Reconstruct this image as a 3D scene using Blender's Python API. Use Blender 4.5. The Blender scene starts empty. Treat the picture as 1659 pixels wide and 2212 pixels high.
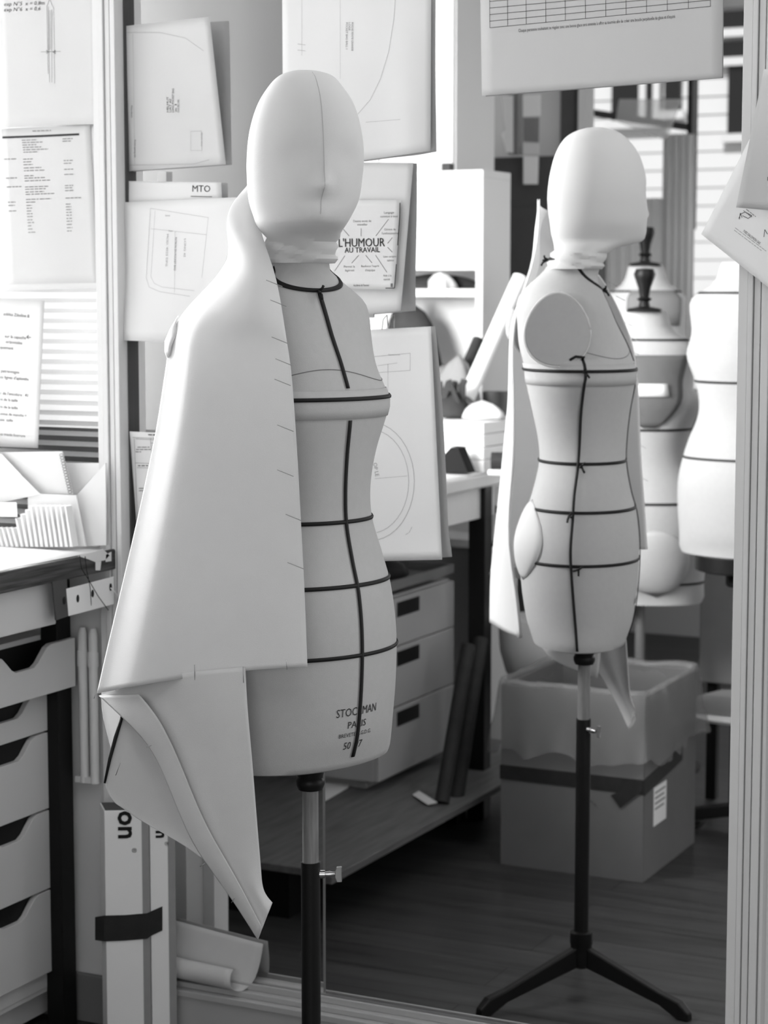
import bpy, bmesh, math, random
from mathutils import Vector, Matrix
random.seed(7)
SC = bpy.context.scene
COL = SC.collection

# ------------------------------------------------------------------ camera
F_PX, HORIZON, W_PX, H_PX = 4462.8, 620.0, 1659, 2212
TH = math.radians(26.26)
PITCH = math.atan((1106 - HORIZON) / F_PX)
CAM = Vector((1.497, -3.375, 1.48))
cT, sT = math.cos(TH), math.sin(TH)
FWD = Vector((-sT*math.cos(PITCH), cT*math.cos(PITCH), -math.sin(PITCH)))
RGT = Vector((cT, sT, 0))
UPV = RGT.cross(FWD)
cd = bpy.data.cameras.new('camera')
cam = bpy.data.objects.new('camera', cd); COL.objects.link(cam)
cam.matrix_world = Matrix(((RGT.x, UPV.x, -FWD.x, CAM.x), (RGT.y, UPV.y, -FWD.y, CAM.y), (RGT.z, UPV.z, -FWD.z, CAM.z), (0, 0, 0, 1)))
cd.sensor_fit = 'VERTICAL'; cd.sensor_height = 36; cd.sensor_width = 27
cd.lens = F_PX / H_PX * 36
cd.clip_start = .05; cd.clip_end = 60
cd.dof.use_dof = True; cd.dof.focus_distance = 3.15; cd.dof.aperture_fstop = 6.5
SC.camera = cam

# ------------------------------------------------------------------ world, lamps, exposure
SC.view_settings.view_transform = 'Standard'
SC.view_settings.look = 'None'
SC.view_settings.gamma = 1
SC.view_settings.use_curve_mapping = False
SC.view_settings.exposure = 0.0
world = bpy.data.worlds.new('overcast_sky'); SC.world = world
world.use_nodes = True
world.node_tree.nodes['Background'].inputs[0].default_value = (1, 1, 1, 1)
world.node_tree.nodes['Background'].inputs[1].default_value = .5

def area(name, loc, target, sx, sy, radiance):
    l = bpy.data.lights.new(name, 'AREA'); l.shape = 'RECTANGLE'; l.size = sx; l.size_y = sy
    l.energy = radiance * math.pi * sx * sy
    o = bpy.data.objects.new(name, l); COL.objects.link(o)
    o.location = loc
    d = Vector(target) - Vector(loc)
    o.rotation_euler = d.to_track_quat('-Z', 'Y').to_euler()
    return o
# daylight through the clear part of the partition window, left of the picture
area('window_daylight', (-1.48, -.03, 1.84), (-1.48, -1.0, 1.84), .76, .78, 76.0)
# overhead fill, added so that light falls off towards the floor
area('ceiling_fill', (.75, -1.95, 2.82), (.75, -1.95, 0), 1.5, .5, 3.0)
# unseen fill for the windows behind the photographer, shifted right to brighten the form
area('rear_fill', (1.45, -4.9, 1.5), (1.1, -.3, 1.4), 2.8, 1.5, 3.25)
# unseen lamp added above the mirrors to light the back of the form
area('upper_front_fill', (1.3, -.03, 2.57), (1.3, -1.0, 2.5), 2.6, .5, 4.0)
# fill lamp added to the right of the picture, brightens the reflected body
area('right_fill', (1.55, -.05, 1.35), (1.55, -1.0, 1.3), 1.5, 1.6, 3.0)
sl = bpy.data.lights.new('sun', 'SUN'); sl.energy = 3.3; sl.angle = .02
so = bpy.data.objects.new('sun', sl); COL.objects.link(so)
so.rotation_euler = (math.radians(-48), 0, 0)      # shines along -y, down: lights the house front across the yard

cy = SC.cycles
cy.max_bounces = 8; cy.diffuse_bounces = 4; cy.glossy_bounces = 4; cy.transparent_max_bounces = 8
cy.caustics_reflective = True; cy.caustics_refractive = False
cy.sample_clamp_indirect = 4
cy.use_denoising = True

# ------------------------------------------------------------------ projection helpers (pixel of the 1659x2212 frame -> point of the room)
def ray(px, py):
    return FWD + RGT*((px-829.5)/F_PX) + UPV*((1106-py)/F_PX)
def P(px, py, x=None, y=None, z=None):
    d = ray(px, py)
    if x is not None: t = (x-CAM.x)/d.x
    elif y is not None: t = (y-CAM.y)/d.y
    else: t = (z-CAM.z)/d.z
    return CAM + d*t
AX = Vector((0, -.6, 0))                     # the dress form's axis
FH = Vector((-sT, cT, 0))
def L(px, py, dep):                          # on the vertical plane facing the camera, dep metres behind the form's axis
    d = ray(px, py)
    t = ((AX-CAM).dot(FH) + dep) / d.dot(FH)
    return CAM + d*t

# ------------------------------------------------------------------ materials
def mat(name, v, rough=.6, spec=.3, metal=0, noise=0, nscale=60, bump=0, bscale=300, emit=0, sheen=0):
    m = bpy.data.materials.new(name); m.use_nodes = True
    nt = m.node_tree; b = nt.nodes['Principled BSDF']
    b.inputs['Base Color'].default_value = (v, v, v, 1)
    b.inputs['Roughness'].default_value = rough
    b.inputs['Metallic'].default_value = metal
    b.inputs['Specular IOR Level'].default_value = spec
    if emit:
        b.inputs['Emission Color'].default_value = (1, 1, 1, 1); b.inputs['Emission Strength'].default_value = emit
    tc = nt.nodes.new('ShaderNodeTexCoord')
    if noise:
        n = nt.nodes.new('ShaderNodeTexNoise'); n.inputs['Scale'].default_value = nscale; n.inputs['Detail'].default_value = 4
        r = nt.nodes.new('ShaderNodeMapRange'); r.inputs[3].default_value = v*(1-noise); r.inputs[4].default_value = min(1, v*(1+noise))
        nt.links.new(tc.outputs['Object'], n.inputs['Vector']); nt.links.new(n.outputs['Fac'], r.inputs[0])
        nt.links.new(r.outputs[0], b.inputs['Base Color'])
    if bump:
        n2 = nt.nodes.new('ShaderNodeTexNoise'); n2.inputs['Scale'].default_value = bscale; n2.inputs['Detail'].default_value = 3
        bp = nt.nodes.new('ShaderNodeBump'); bp.inputs['Strength'].default_value = bump; bp.inputs['Distance'].default_value = .002
        nt.links.new(tc.outputs['Object'], n2.inputs['Vector']); nt.links.new(n2.outputs['Fac'], bp.inputs['Height'])
        nt.links.new(bp.outputs[0], b.inputs['Normal'])
    return m
def wood(name, v, v2, scale=(1.2, 14, 14), rough=.45, spec=.3):
    m = mat(name, v, rough, spec); nt = m.node_tree; b = nt.nodes['Principled BSDF']
    tc = nt.nodes.new('ShaderNodeTexCoord'); mp = nt.nodes.new('ShaderNodeMapping'); mp.inputs['Scale'].default_value = scale
    n = nt.nodes.new('ShaderNodeTexNoise'); n.inputs['Scale'].default_value = 4; n.inputs['Detail'].default_value = 5
    r = nt.nodes.new('ShaderNodeMapRange'); r.inputs[1].default_value = .3; r.inputs[2].default_value = .7
    r.inputs[3].default_value = v; r.inputs[4].default_value = v2
    nt.links.new(tc.outputs['Object'], mp.inputs[0]); nt.links.new(mp.outputs[0], n.inputs['Vector'])
    nt.links.new(n.outputs['Fac'], r.inputs[0]); nt.links.new(r.outputs[0], b.inputs['Base Color'])
    return m
def see_through(name, v, alpha):
    m = mat(name, v, .35, .4); m.node_tree.nodes['Principled BSDF'].inputs['Alpha'].default_value = alpha
    return m
M = dict(
    canvas=mat('canvas', .42, .85, .15, noise=.04, nscale=90, bump=.25, bscale=900),
    hood=mat('hood_jersey', .55, .85, .15, bump=.2, bscale=1100),
    toile=mat('toile', .76, .85, .15, noise=.03, nscale=40, bump=.2, bscale=900),
    shaded=mat('shaded_toile', .54, .85, .15, noise=.03, nscale=40, bump=.2, bscale=900),  # darker copy of the toile: shade put into its colour, no light through
    paper=mat('paper', .76, .75, .2, noise=.015, nscale=14, bump=.12, bscale=26),
    tracing=mat('tracing_paper', .90, .75, .2, noise=.015, nscale=9, bump=.3, bscale=16),
    dullpaper=mat('dull_paper', .60, .75, .2, noise=.015, nscale=14, bump=.12, bscale=26),
    kraft=mat('pattern_paper', .80, .75, .2, noise=.02, nscale=9, bump=.3, bscale=16),
    white=mat('white_paint', .74, .5, .3, noise=.02, nscale=5),
    alu=mat('painted_aluminium', .72, .42, .35, noise=.03, nscale=8),
    ceilingpaint=mat('ceiling_paint', .40, .9, .1, noise=.02, nscale=3),
    wall=mat('wall_paint', .46, .8, .2, noise=.03, nscale=3),
    greywall=mat('grey_wall_paint', .47, .8, .2, noise=.02, nscale=3),
    cabinetwhite=mat('cabinet_white', .56, .5, .3, noise=.02, nscale=5),
    greylaminate=mat('grey_laminate', .40, .45, .3, noise=.02, nscale=4),
    laminate=mat('white_laminate', .60, .4, .3, noise=.02, nscale=4),
    black=mat('black_lacquer', .008, .45, .22),
    blackcloth=mat('black_cloth', .015, .9, .1),
    tape=mat('black_tape', .010, .6, .2),
    tapegrey=mat('dark_cloth_tape', .022, .6, .25, noise=.4, nscale=40),
    ink=mat('ink', .03, .7, .2), pencil=mat('pencil', .30, .7, .2), inkgrey=mat('faded_ink', .16, .7, .2),
    polewood=wood('pole_wood', .15, .26, (30, 30, 3)),
    darkwood=wood('dark_wood', .025, .11, (14, 1.5, 40), .6, .15),
    plank=wood('plank_wood', .10, .17, (14, 1.5, 14)),
    steel=mat('steel', .55, .25, .5, metal=1),
    pin=mat('pin_steel', .30, .3, .5, metal=.7),
    cardboard=mat('cardboard', .14, .85, .15, noise=.08, nscale=12),
    cardwhite=mat('white_cardboard', .86, .6, .25, noise=.03, nscale=10),
    cardgrey=mat('cardboard_edge', .30, .8, .2, noise=.1, nscale=50),
    film=see_through('plastic_film', .24, .42),
    clear=see_through('thin_film', .8, .35),
    tapeclear=see_through('clear_tape', .75, .55),
    mirror=mat('mirror_silver', .90, .0, .5, metal=1),
    charcoal=mat('charcoal', .03, .7, .2, noise=.4, nscale=25),
    midgrey=mat('mid_grey', .20, .7, .2, noise=.1, nscale=15),
    dusk=mat('dark_grey', .075, .7, .2, noise=.15, nscale=12),
    curtain=mat('curtain', .92, .9, .1, noise=.08, nscale=30),
    lining=mat('dark_lining', .13, .9, .1, noise=.1, nscale=30),
    frosted=mat('frosted_pane', .8, .5, .2, emit=.46),
    rail=mat('rail_aluminium', .42, .5, .3, noise=.04, nscale=8),
    parapet=mat('parapet', .10, .8, .1),
    siding=mat('siding', .80, .7, .2),
    panedark=mat('dark_pane', .02, .15, .5),
)
def glow_through(m, v, k):
    nt = m.node_tree; b = nt.nodes['Principled BSDF']; out = [n for n in nt.nodes if n.type == 'OUTPUT_MATERIAL'][0]
    t = nt.nodes.new('ShaderNodeBsdfTranslucent'); t.inputs[0].default_value = (v, v, v, 1)
    x = nt.nodes.new('ShaderNodeMixShader'); x.inputs[0].default_value = k
    nt.links.new(b.outputs[0], x.inputs[1]); nt.links.new(t.outputs[0], x.inputs[2]); nt.links.new(x.outputs[0], out.inputs[0])
M['slat'] = mat('slat_white', .78, .5, .3)
glow_through(M['slat'], .95, .72); glow_through(M['toile'], .97, .36); glow_through(M['curtain'], .95, .55)
# floor boards: dark wood, boards along x
fl = wood('floor_boards', .030, .062, (.7, 9, 1), .42, .35)
M['floor'] = fl
nt = fl.node_tree; b = nt.nodes['Principled BSDF']
br = nt.nodes.new('ShaderNodeTexBrick'); br.inputs['Scale'].default_value = 1; br.inputs['Mortar Size'].default_value = .002
br.inputs['Brick Width'].default_value = 1.3; br.inputs['Row Height'].default_value = .13
br.inputs['Color1'].default_value = (1, 1, 1, 1); br.inputs['Color2'].default_value = (.75, .75, .75, 1); br.inputs['Mortar'].default_value = (.3, .3, .3, 1)
mx = nt.nodes.new('ShaderNodeMix'); mx.data_type = 'RGBA'; mx.blend_type = 'MULTIPLY'; mx.inputs[0].default_value = 1
src = b.inputs['Base Color'].links[0].from_socket
tc = nt.nodes.new('ShaderNodeTexCoord'); nt.links.new(tc.outputs['Object'], br.inputs['Vector'])
nt.links.new(src, mx.inputs[6]); nt.links.new(br.outputs['Color'], mx.inputs[7]); nt.links.new(mx.outputs[2], b.inputs['Base Color'])

# ------------------------------------------------------------------ mesh builder
class MB:
    def __init__(s): s.v = []; s.f = []
    def add(s, vs, fs):
        o = len(s.v); s.v += [Vector(p) for p in vs]; s.f += [tuple(i+o for i in f) for f in fs]; return s
    def box(s, x0, x1, y0, y1, z0, z1):
        p = [(x, y, z) for x in (x0, x1) for y in (y0, y1) for z in (z0, z1)]
        return s.add(p, [(0, 1, 3, 2), (4, 6, 7, 5), (0, 4, 5, 1), (2, 3, 7, 6), (0, 2, 6, 4), (1, 5, 7, 3)])
    def hexa(s, a, b):                                  # two quads (lists of 4 points) joined
        return s.add(list(a)+list(b), [(3, 2, 1, 0), (4, 5, 6, 7), (0, 1, 5, 4), (1, 2, 6, 5), (2, 3, 7, 6), (3, 0, 4, 7)])
    def beam(s, p, q, w, h, up=(0, 0, 1)):
        p, q = Vector(p), Vector(q); d = (q-p).normalized(); r = d.cross(Vector(up)).normalized(); u = r.cross(d)
        f = lambda c: [c+r*(w/2)*i+u*(h/2)*j for i, j in ((-1, -1), (1, -1), (1, 1), (-1, 1))]
        return s.hexa(f(p), f(q))
    def prism(s, poly, vec):                            # polygon (3D points) pushed along vec
        n = len(poly); vec = Vector(vec)
        vs = [Vector(p) for p in poly]; vs += [p+vec for p in vs]
        return s.add(vs, [tuple(range(n))[::-1], tuple(range(n, 2*n))] + [(i, (i+1) % n, n+(i+1) % n, n+i) for i in range(n)])
    def loft(s, rings, cap=True, closed=True):
        n = len(rings[0]); vs = [p for r in rings for p in r]; fs = []
        for k in range(len(rings)-1):
            for i in range(n if closed else n-1):
                j = (i+1) % n; fs.append((k*n+i, k*n+j, (k+1)*n+j, (k+1)*n+i))
        if cap and closed:
            fs.append(tuple(range(n))[::-1]); fs.append(tuple(range((len(rings)-1)*n, len(rings)*n)))
        return s.add(vs, fs)
    def tube(s, pts, r, n=8, cap=True):
        pts = [Vector(p) for p in pts]; rings = []; prev = None
        for i, p in enumerate(pts):
            d = (pts[min(i+1, len(pts)-1)] - pts[max(i-1, 0)]).normalized()
            if prev is None:
                a = Vector((0, 0, 1)) if abs(d.z) < .9 else Vector((1, 0, 0)); prev = (a-d*a.dot(d)).normalized()
            else: prev = (prev-d*prev.dot(d)).normalized()
            b2 = d.cross(prev); rr = r[i] if isinstance(r, (list, tuple)) else r
            rings.append([p+prev*rr*math.cos(2*math.pi*k/n)+b2*rr*math.sin(2*math.pi*k/n) for k in range(n)])
        return s.loft(rings, cap)
    def lathe(s, c, prof, n=24):                        # prof: (radius, z) pairs about a vertical axis at c
        return s.loft([[Vector((c[0]+r*math.cos(2*math.pi*k/n), c[1]+r*math.sin(2*math.pi*k/n), z)) for k in range(n)] for r, z in prof])
    def grid(s, rows):
        n = len(rows[0]); o = []
        for k in range(len(rows)-1):
            for i in range(n-1): o.append((k*n+i, (k+1)*n+i, (k+1)*n+i+1, k*n+i+1))
        return s.add([p for r in rows for p in r], o)
    def ribbon(s, pts, w, nor):                         # thin flat line
        pts = [Vector(p) for p in pts]
        for a, b2 in zip(pts, pts[1:]):
            d = b2-a
            if d.length < 1e-6: continue
            t = d.normalized().cross(Vector(nor)).normalized()*(w/2)
            s.add([a-t, b2-t, b2+t, a+t], [(0, 1, 2, 3)])
        return s

MIR = False      # True while building what the photograph shows only in the mirror: laid out behind the glass, then put at its real place in the room
WL = {}
def _m(p): return Vector((p[0], -p[1], p[2])) if MIR else Vector(p)
def tagit(o, label, cat, group=None, kind=None):
    if label: o['label'] = label
    if cat: o['category'] = cat
    if group: o['group'] = group
    if kind: o['kind'] = kind
    return o
def thing(name, label, cat, loc=(0, 0, 0), group=None):
    o = bpy.data.objects.new(name, None); COL.objects.link(o); o.empty_display_size = .05
    o.location = _m(loc); WL[o.name] = o.location.copy()
    return tagit(o, label, cat, group)
def obj(name, mb, m, parent=None, smooth=0, solid=0, bevel=0, sub=0, label=None, cat=None, group=None, kind=None, offset=0, recalc=True):
    vs = [_m(p) for p in mb.v]
    if parent is not None: org = WL[parent.name]
    else:
        n = len(vs); org = Vector(((min(p.x for p in vs)+max(p.x for p in vs))/2, (min(p.y for p in vs)+max(p.y for p in vs))/2, min(p.z for p in vs)))
    me = bpy.data.meshes.new(name)
    me.from_pydata([p-org for p in vs], [], [f[::-1] for f in mb.f] if MIR else mb.f)
    if recalc:
        bm = bmesh.new(); bm.from_mesh(me); bmesh.ops.remove_doubles(bm, verts=bm.verts, dist=1e-6)
        bmesh.ops.recalc_face_normals(bm, faces=bm.faces); bm.to_mesh(me); bm.free()
    me.materials.append(m)
    if smooth:
        me.polygons.foreach_set('use_smooth', [True]*len(me.polygons))
        if smooth < 180: me.set_sharp_from_angle(angle=math.radians(smooth))
    o = bpy.data.objects.new(name, me); COL.objects.link(o)
    if parent is not None: o.parent = parent; WL[o.name] = org
    else: o.location = org; WL[o.name] = org
    if sub:
        md = o.modifiers.new('sub', 'SUBSURF'); md.levels = sub; md.render_levels = sub; md.boundary_smooth = 'PRESERVE_CORNERS'
    if bevel:
        md = o.modifiers.new('bev', 'BEVEL'); md.width = bevel; md.segments = 2; md.limit_method = 'ANGLE'
    if solid:
        md = o.modifiers.new('sol', 'SOLIDIFY'); md.thickness = solid; md.offset = offset
    return tagit(o, label, cat, group, kind)
def struct(name, mb, m, **k):
    return obj(name, mb, m, kind='structure', **k)

_tc = {}
def glyphs(txt):                                        # flat mesh of a line of text, height 1 = capital height; returns verts, faces, width
    if txt in _tc: return _tc[txt]
    cu = bpy.data.curves.new('t', 'FONT'); cu.body = txt; cu.size = 1; cu.resolution_u = 2
    o = bpy.data.objects.new('t', cu); COL.objects.link(o)
    dg = bpy.context.evaluated_depsgraph_get(); dg.update()
    me = bpy.data.meshes.new_from_object(o.evaluated_get(dg))
    vs = [(v.co.x/.69, v.co.y/.69) for v in me.vertices]; fs = [tuple(p.vertices) for p in me.polygons]
    bpy.data.objects.remove(o); bpy.data.curves.remove(cu); bpy.data.meshes.remove(me)
    w = max([p[0] for p in vs] or [1]); _tc[txt] = (vs, fs, w)
    return _tc[txt]

# ------------------------------------------------------------------ sheets of paper with their printing
class Sheet:
    """A sheet given by the frame pixels of its corners (TL, TR, BR, BL) and how far each stands off the glass."""
    def __init__(s, name, label, quad, offs, m, bulge=None, cat='paper', nu=14, nv=14, plane=0.0, group=None, wave=0.0, thick=.0005, seed=0):
        s.q = [Vector((a, b)) for a, b in quad]; s.offs = offs; s.bulge = bulge; s.plane = plane; s.wave = wave; s.seed = seed
        mb = MB().grid([[s.S(i/nu, j/nv) for i in range(nu+1)] for j in range(nv+1)])
        s.root = thing(name, label, cat, s.S(.5, 1), group)
        obj('sheet', mb, m, s.root, smooth=180, solid=thick, recalc=False)
        s.prints = {}
    def bil(s, q, u, v): return (q[0]*(1-u)+q[1]*u)*(1-v)+(q[3]*(1-u)+q[2]*u)*v
    def S(s, u, v, eps=0):
        p = s.bil(s.q, u, v); o = s.offs
        e = (o[0]*(1-u)+o[1]*u)*(1-v)+(o[3]*(1-u)+o[2]*u)*v
        if s.bulge: e += s.bulge(u, v)
        if s.wave: e += s.wave*(math.sin(5*u+3*v+s.seed)*math.sin(4*v-2*u+s.seed*1.7)+.5*math.sin(9*u-6*v+s.seed))
        return P(p.x, p.y, y=s.plane-e-eps)
    def uv(s, x, y):
        u = v = .5; t = Vector((x, y))
        for _ in range(12):
            r = s.bil(s.q, u, v)-t
            du = (s.q[1]-s.q[0])*(1-v)+(s.q[2]-s.q[3])*v; dv = (s.q[3]-s.q[0])*(1-u)+(s.q[2]-s.q[1])*u
            det = du.x*dv.y-du.y*dv.x
            if abs(det) < 1e-9: break
            u -= (r.x*dv.y-r.y*dv.x)/det; v -= (du.x*r.y-du.y*r.x)/det
        return u, v
    def pt(s, x, y):
        u, v = s.uv(x, y); return s.S(min(1, max(0, u)), min(1, max(0, v)), .0009)
    def mb(s, k): return s.prints.setdefault(k, MB())
    def line(s, pts, w=1.2, ink='ink'):
        fine = []
        for (a, b2), (c, d) in zip(pts, pts[1:]):
            n = max(1, int(math.hypot(c-a, d-b2)/25))
            fine += [(a+(c-a)*i/n, b2+(d-b2)*i/n) for i in range(n)]
        fine.append(pts[-1])
        s.mb(ink).ribbon([s.pt(*p) for p in fine], w*.00072, (0, -1, 0)); return s
    def text(s, txt, x, y, h, ang=0, fit=None, ink='ink', center=False, sx=1.0, shear=0.0):
        vs, fs, w = glyphs(txt); kx = fit/w if fit else h*sx
        a = math.radians(ang); ca, sa = math.cos(a), math.sin(a); x0 = -w*kx/2 if center else 0
        s.mb(ink).add([s.pt(x+(x0+vx*kx+shear*vy*h)*ca+vy*h*sa, y+(x0+vx*kx+shear*vy*h)*sa-vy*h*ca) for vx, vy in vs], fs); return s
    def blur(s, x, y, w, ang=0, h=2.2, ink='inkgrey'):   # a line of print too small to read: broken dashes
        a = math.radians(ang); t = 0
        while t < w:
            l = min(random.uniform(4, 11), w-t)
            s.line([(x+t*math.cos(a), y+t*math.sin(a)), (x+(t+l)*math.cos(a), y+(t+l)*math.sin(a))], h, ink); t += l+random.uniform(1.2, 2.2)
        return s
    def done(s):
        for k, mb in s.prints.items():
            obj('line_marking' if k != 'ink' else 'lettering', mb, M[k], s.root, recalc=False)

# ================================================================== the setting
struct('floor', MB().box(-2.4, 3.3, -5.3, .3, -.05, 0), M['floor'])
struct('ceiling', MB().box(-2.4, 3.3, -5.3, .1, 2.9, 2.95), M['ceilingpaint'])
XP0, XP1 = -.775, -.722        # left post of the mirror front
XQ0, XQ1 = .500, .562          # right post
struct('wall_left', MB().box(-2.2, -2.1, -5.2, 0, 0, 2.9), M['greywall'])
struct('wall_front', MB().box(-2.2, -.78, .0, .08, 0, .97).box(-2.2, 3.3, .0, .08, 2.25, 2.9).box(.56, 3.3, .0, .08, 0, 2.25).box(-.8, .56, .06, .12, 0, 2.25), M['white'])
struct('baseboard_front', MB().box(-2.1, -.78, -.012, 0, 0, .10), M['midgrey'], bevel=.003)
struct('added_panel', MB().box(.72, 2.4, -.012, -.002, .50, 2.25), M['cabinetwhite'])  # unseen pane, added to go with the fill lamp on the right
struct('wall_right', MB().box(3.2, 3.3, -5.3, -1.7, 0, 2.9), M['wall'])
# window of the partition: frosted glass above, parapet seen through the slats below
struct('window_1', MB().box(-2.1, -.78, .055, .065, 1.20, 2.25), M['frosted'])
struct('trim_1', MB().box(-2.1, -.78, .05, .068, .97, 1.20), M['parapet'])
bl = thing('slatted_blind', 'white slatted blind glowing in the partition window behind the pinned sheets', 'blind', (-1.0, .02, .97))
n_sl = 62
for k in range(n_sl):
    z = .985+k*.0202
    mb = MB(); rows = []
    for j in range(4):
        t = j/3; yy = .012+.016*t; zz = z+.0085*t+.002*math.sin(math.pi*t)
        rows.append([(-1.07, yy, zz), (-.779, yy, zz)])
    obj('slat', mb.grid(rows), M['slat'], bl, smooth=180)
# posts with their grooves
def post(name, x0, x1, grooves):
    mb = MB().box(x0, x1, -.018, .05, 0, 2.25)
    xs = [x0]+[g for gr in grooves for g in gr]+[x1]
    for i in range(0, len(xs)-1, 2): mb.box(xs[i], xs[i+1], -.026-.002*(i % 4), -.016, 0, 2.25)
    return struct(name, mb, M['alu'], bevel=.0012)
post('trim_2', XP0, XP1, [(-.7615, -.7595), (-.749, -.7475), (-.737, -.7325)])
post('trim_3', XQ0, XQ1, [(.516, .5172), (.5255, .527), (.5375, .5405), (.5535, .556)])
# bottom rail: plinth, ledge and the two tracks
mb = MB().box(-.722, .5, -.045, .05, 0, .105).box(-.722, .5, -.052, .05, .105, .118).box(-.722, .5, -.036, .05, .118, .129).box(-.722, .5, -.020, -.014, .129, .142).box(-.722, .5, .004, .03, .129, .140)
struct('baseboard_mirror', mb, M['rail'], bevel=.0015)
# mirrors
t = thing('wall_mirror', 'tall right-hand mirror panel that shows the whole dress form from behind', 'mirror', (.1, 0, .142))
obj('mirror_glass', MB().box(-.291, .5, -.0012, .003, .142, 2.25), M['mirror'], t)
obj('panel_edge', MB().box(-.2965, -.2912, -.0012, .016, .142, 2.25), M['midgrey'], t)
t = thing('wall_mirror', 'left-hand mirror panel set a little back, beside the blind and the cartons', 'mirror', (-.5, 0, .142))
obj('mirror_glass', MB().box(-.722, -.292, .017, .022, .140, 2.25), M['mirror'], t)
obj('edge_strip', MB().box(-.722, -.7185, .000, .017, .142, 2.25), M['dusk'], t)

# ================================================================== the dress form
BODY = [(0.752, -0.011, 0.1525, 0.0945, 43.0), (0.76, -0.011, 0.1555, 0.097, 43.0), (0.803, -0.011, 0.1545, 0.1102, 43.0), (0.878, -0.0123, 0.1587, 0.1201, 43.0), (0.954, -0.0135, 0.158, 0.1232, 43.0), (1.021, -0.0099, 0.1462, 0.113, 43.0), (1.068, -0.0094, 0.1331, 0.0996, 43.0), (1.125, -0.0086, 0.1116, 0.0887, 41.4), (1.172, -0.01, 0.1064, 0.0906, 39.9), (1.229, -0.013, 0.1169, 0.0995, 38.6), (1.286, -0.0145, 0.1372, 0.1107, 37.3), (1.31, -0.0147, 0.1402, 0.1125, 36.8), (1.362, -0.0299, 0.1247, 0.11, 35.8), (1.409, -0.0441, 0.1284, 0.0999, 34.8), (1.435, -0.051, 0.1308, 0.0951, 34.3), (1.454, -0.0536, 0.1266, 0.0889, 33.9), (1.466, -0.0537, 0.115, 0.0832, 33.7), (1.482, -0.0501, 0.0895, 0.0738, 33.4), (1.495, -0.0455, 0.069, 0.0644, 33.1), (1.504, -0.0404, 0.0535, 0.0593, 33.0), (1.515, -0.0340, 0.0475, 0.0555, 33.0), (1.54, -.026, .046, .052, 33.0)]
HEAD = [(1.801, 0.006, -0.019, 0.006, 0.006), (1.7995, 0.0061, -0.019, 0.020, 0.0203), (1.793, 0.0067, -0.0179, 0.0389, 0.0424), (1.779, 0.0063, -0.0189, 0.0527, 0.0649), (1.751, 0.0081, -0.0213, 0.0706, 0.0854), (1.713, 0.0089, -0.0239, 0.082, 0.0982), (1.675, 0.009, -0.0246, 0.0862, 0.1041), (1.637, 0.0084, -0.0268, 0.0844, 0.1055), (1.608, 0.0086, -0.030, 0.0803, 0.104), (1.585, 0.0077, -0.0328, 0.0708, 0.1019), (1.571, 0.0044, -0.0303, 0.0641, 0.0943), (1.559, -0.0089, -0.0043, 0.0577, 0.0658), (1.547, -0.0159, 0.0098, 0.0545, 0.0580), (1.533, -0.0201, 0.0138, 0.0535, 0.0575), (1.516, -0.024, 0.0185, 0.0555, 0.0586)]
def spline(tab, z):                                    # Catmull-Rom through the rows of a table keyed on its first column
    up = tab[0][0] < tab[-1][0]
    T = tab if up else tab[::-1]
    if z <= T[0][0]: return T[0][1:]
    if z >= T[-1][0]: return T[-1][1:]
    k = max(i for i in range(len(T)-1) if T[i][0] <= z)
    p1, p2 = T[k], T[k+1]; p0 = T[k-1] if k else p1; p3 = T[k+2] if k+2 < len(T) else p2
    h = p2[0]-p1[0]; t = (z-p1[0])/h; out = []
    for c in range(1, len(p1)):
        m1 = (p2[c]-p0[c])/(p2[0]-p0[0])*h if p2[0] != p0[0] else 0
        m2 = (p3[c]-p1[c])/(p3[0]-p1[0])*h if p3[0] != p1[0] else 0
        out.append((2*t**3-3*t**2+1)*p1[c]+(t**3-2*t**2+t)*m1+(-2*t**3+3*t**2)*p2[c]+(t**3-t**2)*m2)
    return out
class Form:
    """a bust: ellipses stacked along z; ang 0 = centre front, +90 = its left side"""
    def __init__(s, axis, table, psi=None, k=1.0, z0=0, kw=1.0):
        s.ax = Vector(axis); s.T = table; s.psi = psi; s.k = k; s.z0 = z0; s.kw = kw
    def dirs(s, phi):
        a = math.radians(phi)+TH if s.psi is None else math.radians(s.psi+phi-38)
        return Vector((math.sin(a), -math.cos(a), 0)), Vector((math.cos(a), math.sin(a), 0))
    def S(s, z, ang, off=0):
        c, w, b, phi = spline(s.T, z); f, l = s.dirs(phi); a = math.radians(ang)
        w2, b2 = w*s.kw+off, b+off
        x, y = w2*math.sin(a), b2*math.cos(a)
        if 1.335 < z < 1.462:                           # flat armhole sides
            lim = (.118+off)*s.kw
            x = max(-lim, min(lim, x))
        p = f*(c+y)+l*x
        return Vector((s.ax.x+p.x*s.k, s.ax.y+p.y*s.k, s.z0+(z-.752)*s.k+.752))
    def rings(s, za, zb, n, m=56, off=0):
        return [[s.S(za+(zb-za)*i/n, 360*j/m, off) for j in range(m)] for i in range(n+1)]
F0 = Form(AX, BODY)

dress = thing('dress_form', 'canvas dress form with padded head, black style tapes and a stiff toile cape', 'dress form', (0, -.6, 0))
mb = MB(); rg = F0.rings(.752, 1.54, 90)
base0 = [p*.9+Vector((0, -.6, .752))*.1 for p in rg[0]]
for p in base0: p.z = .748
torso = obj('torso', mb.loft([base0]+rg), M['canvas'], dress, smooth=50)
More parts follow.
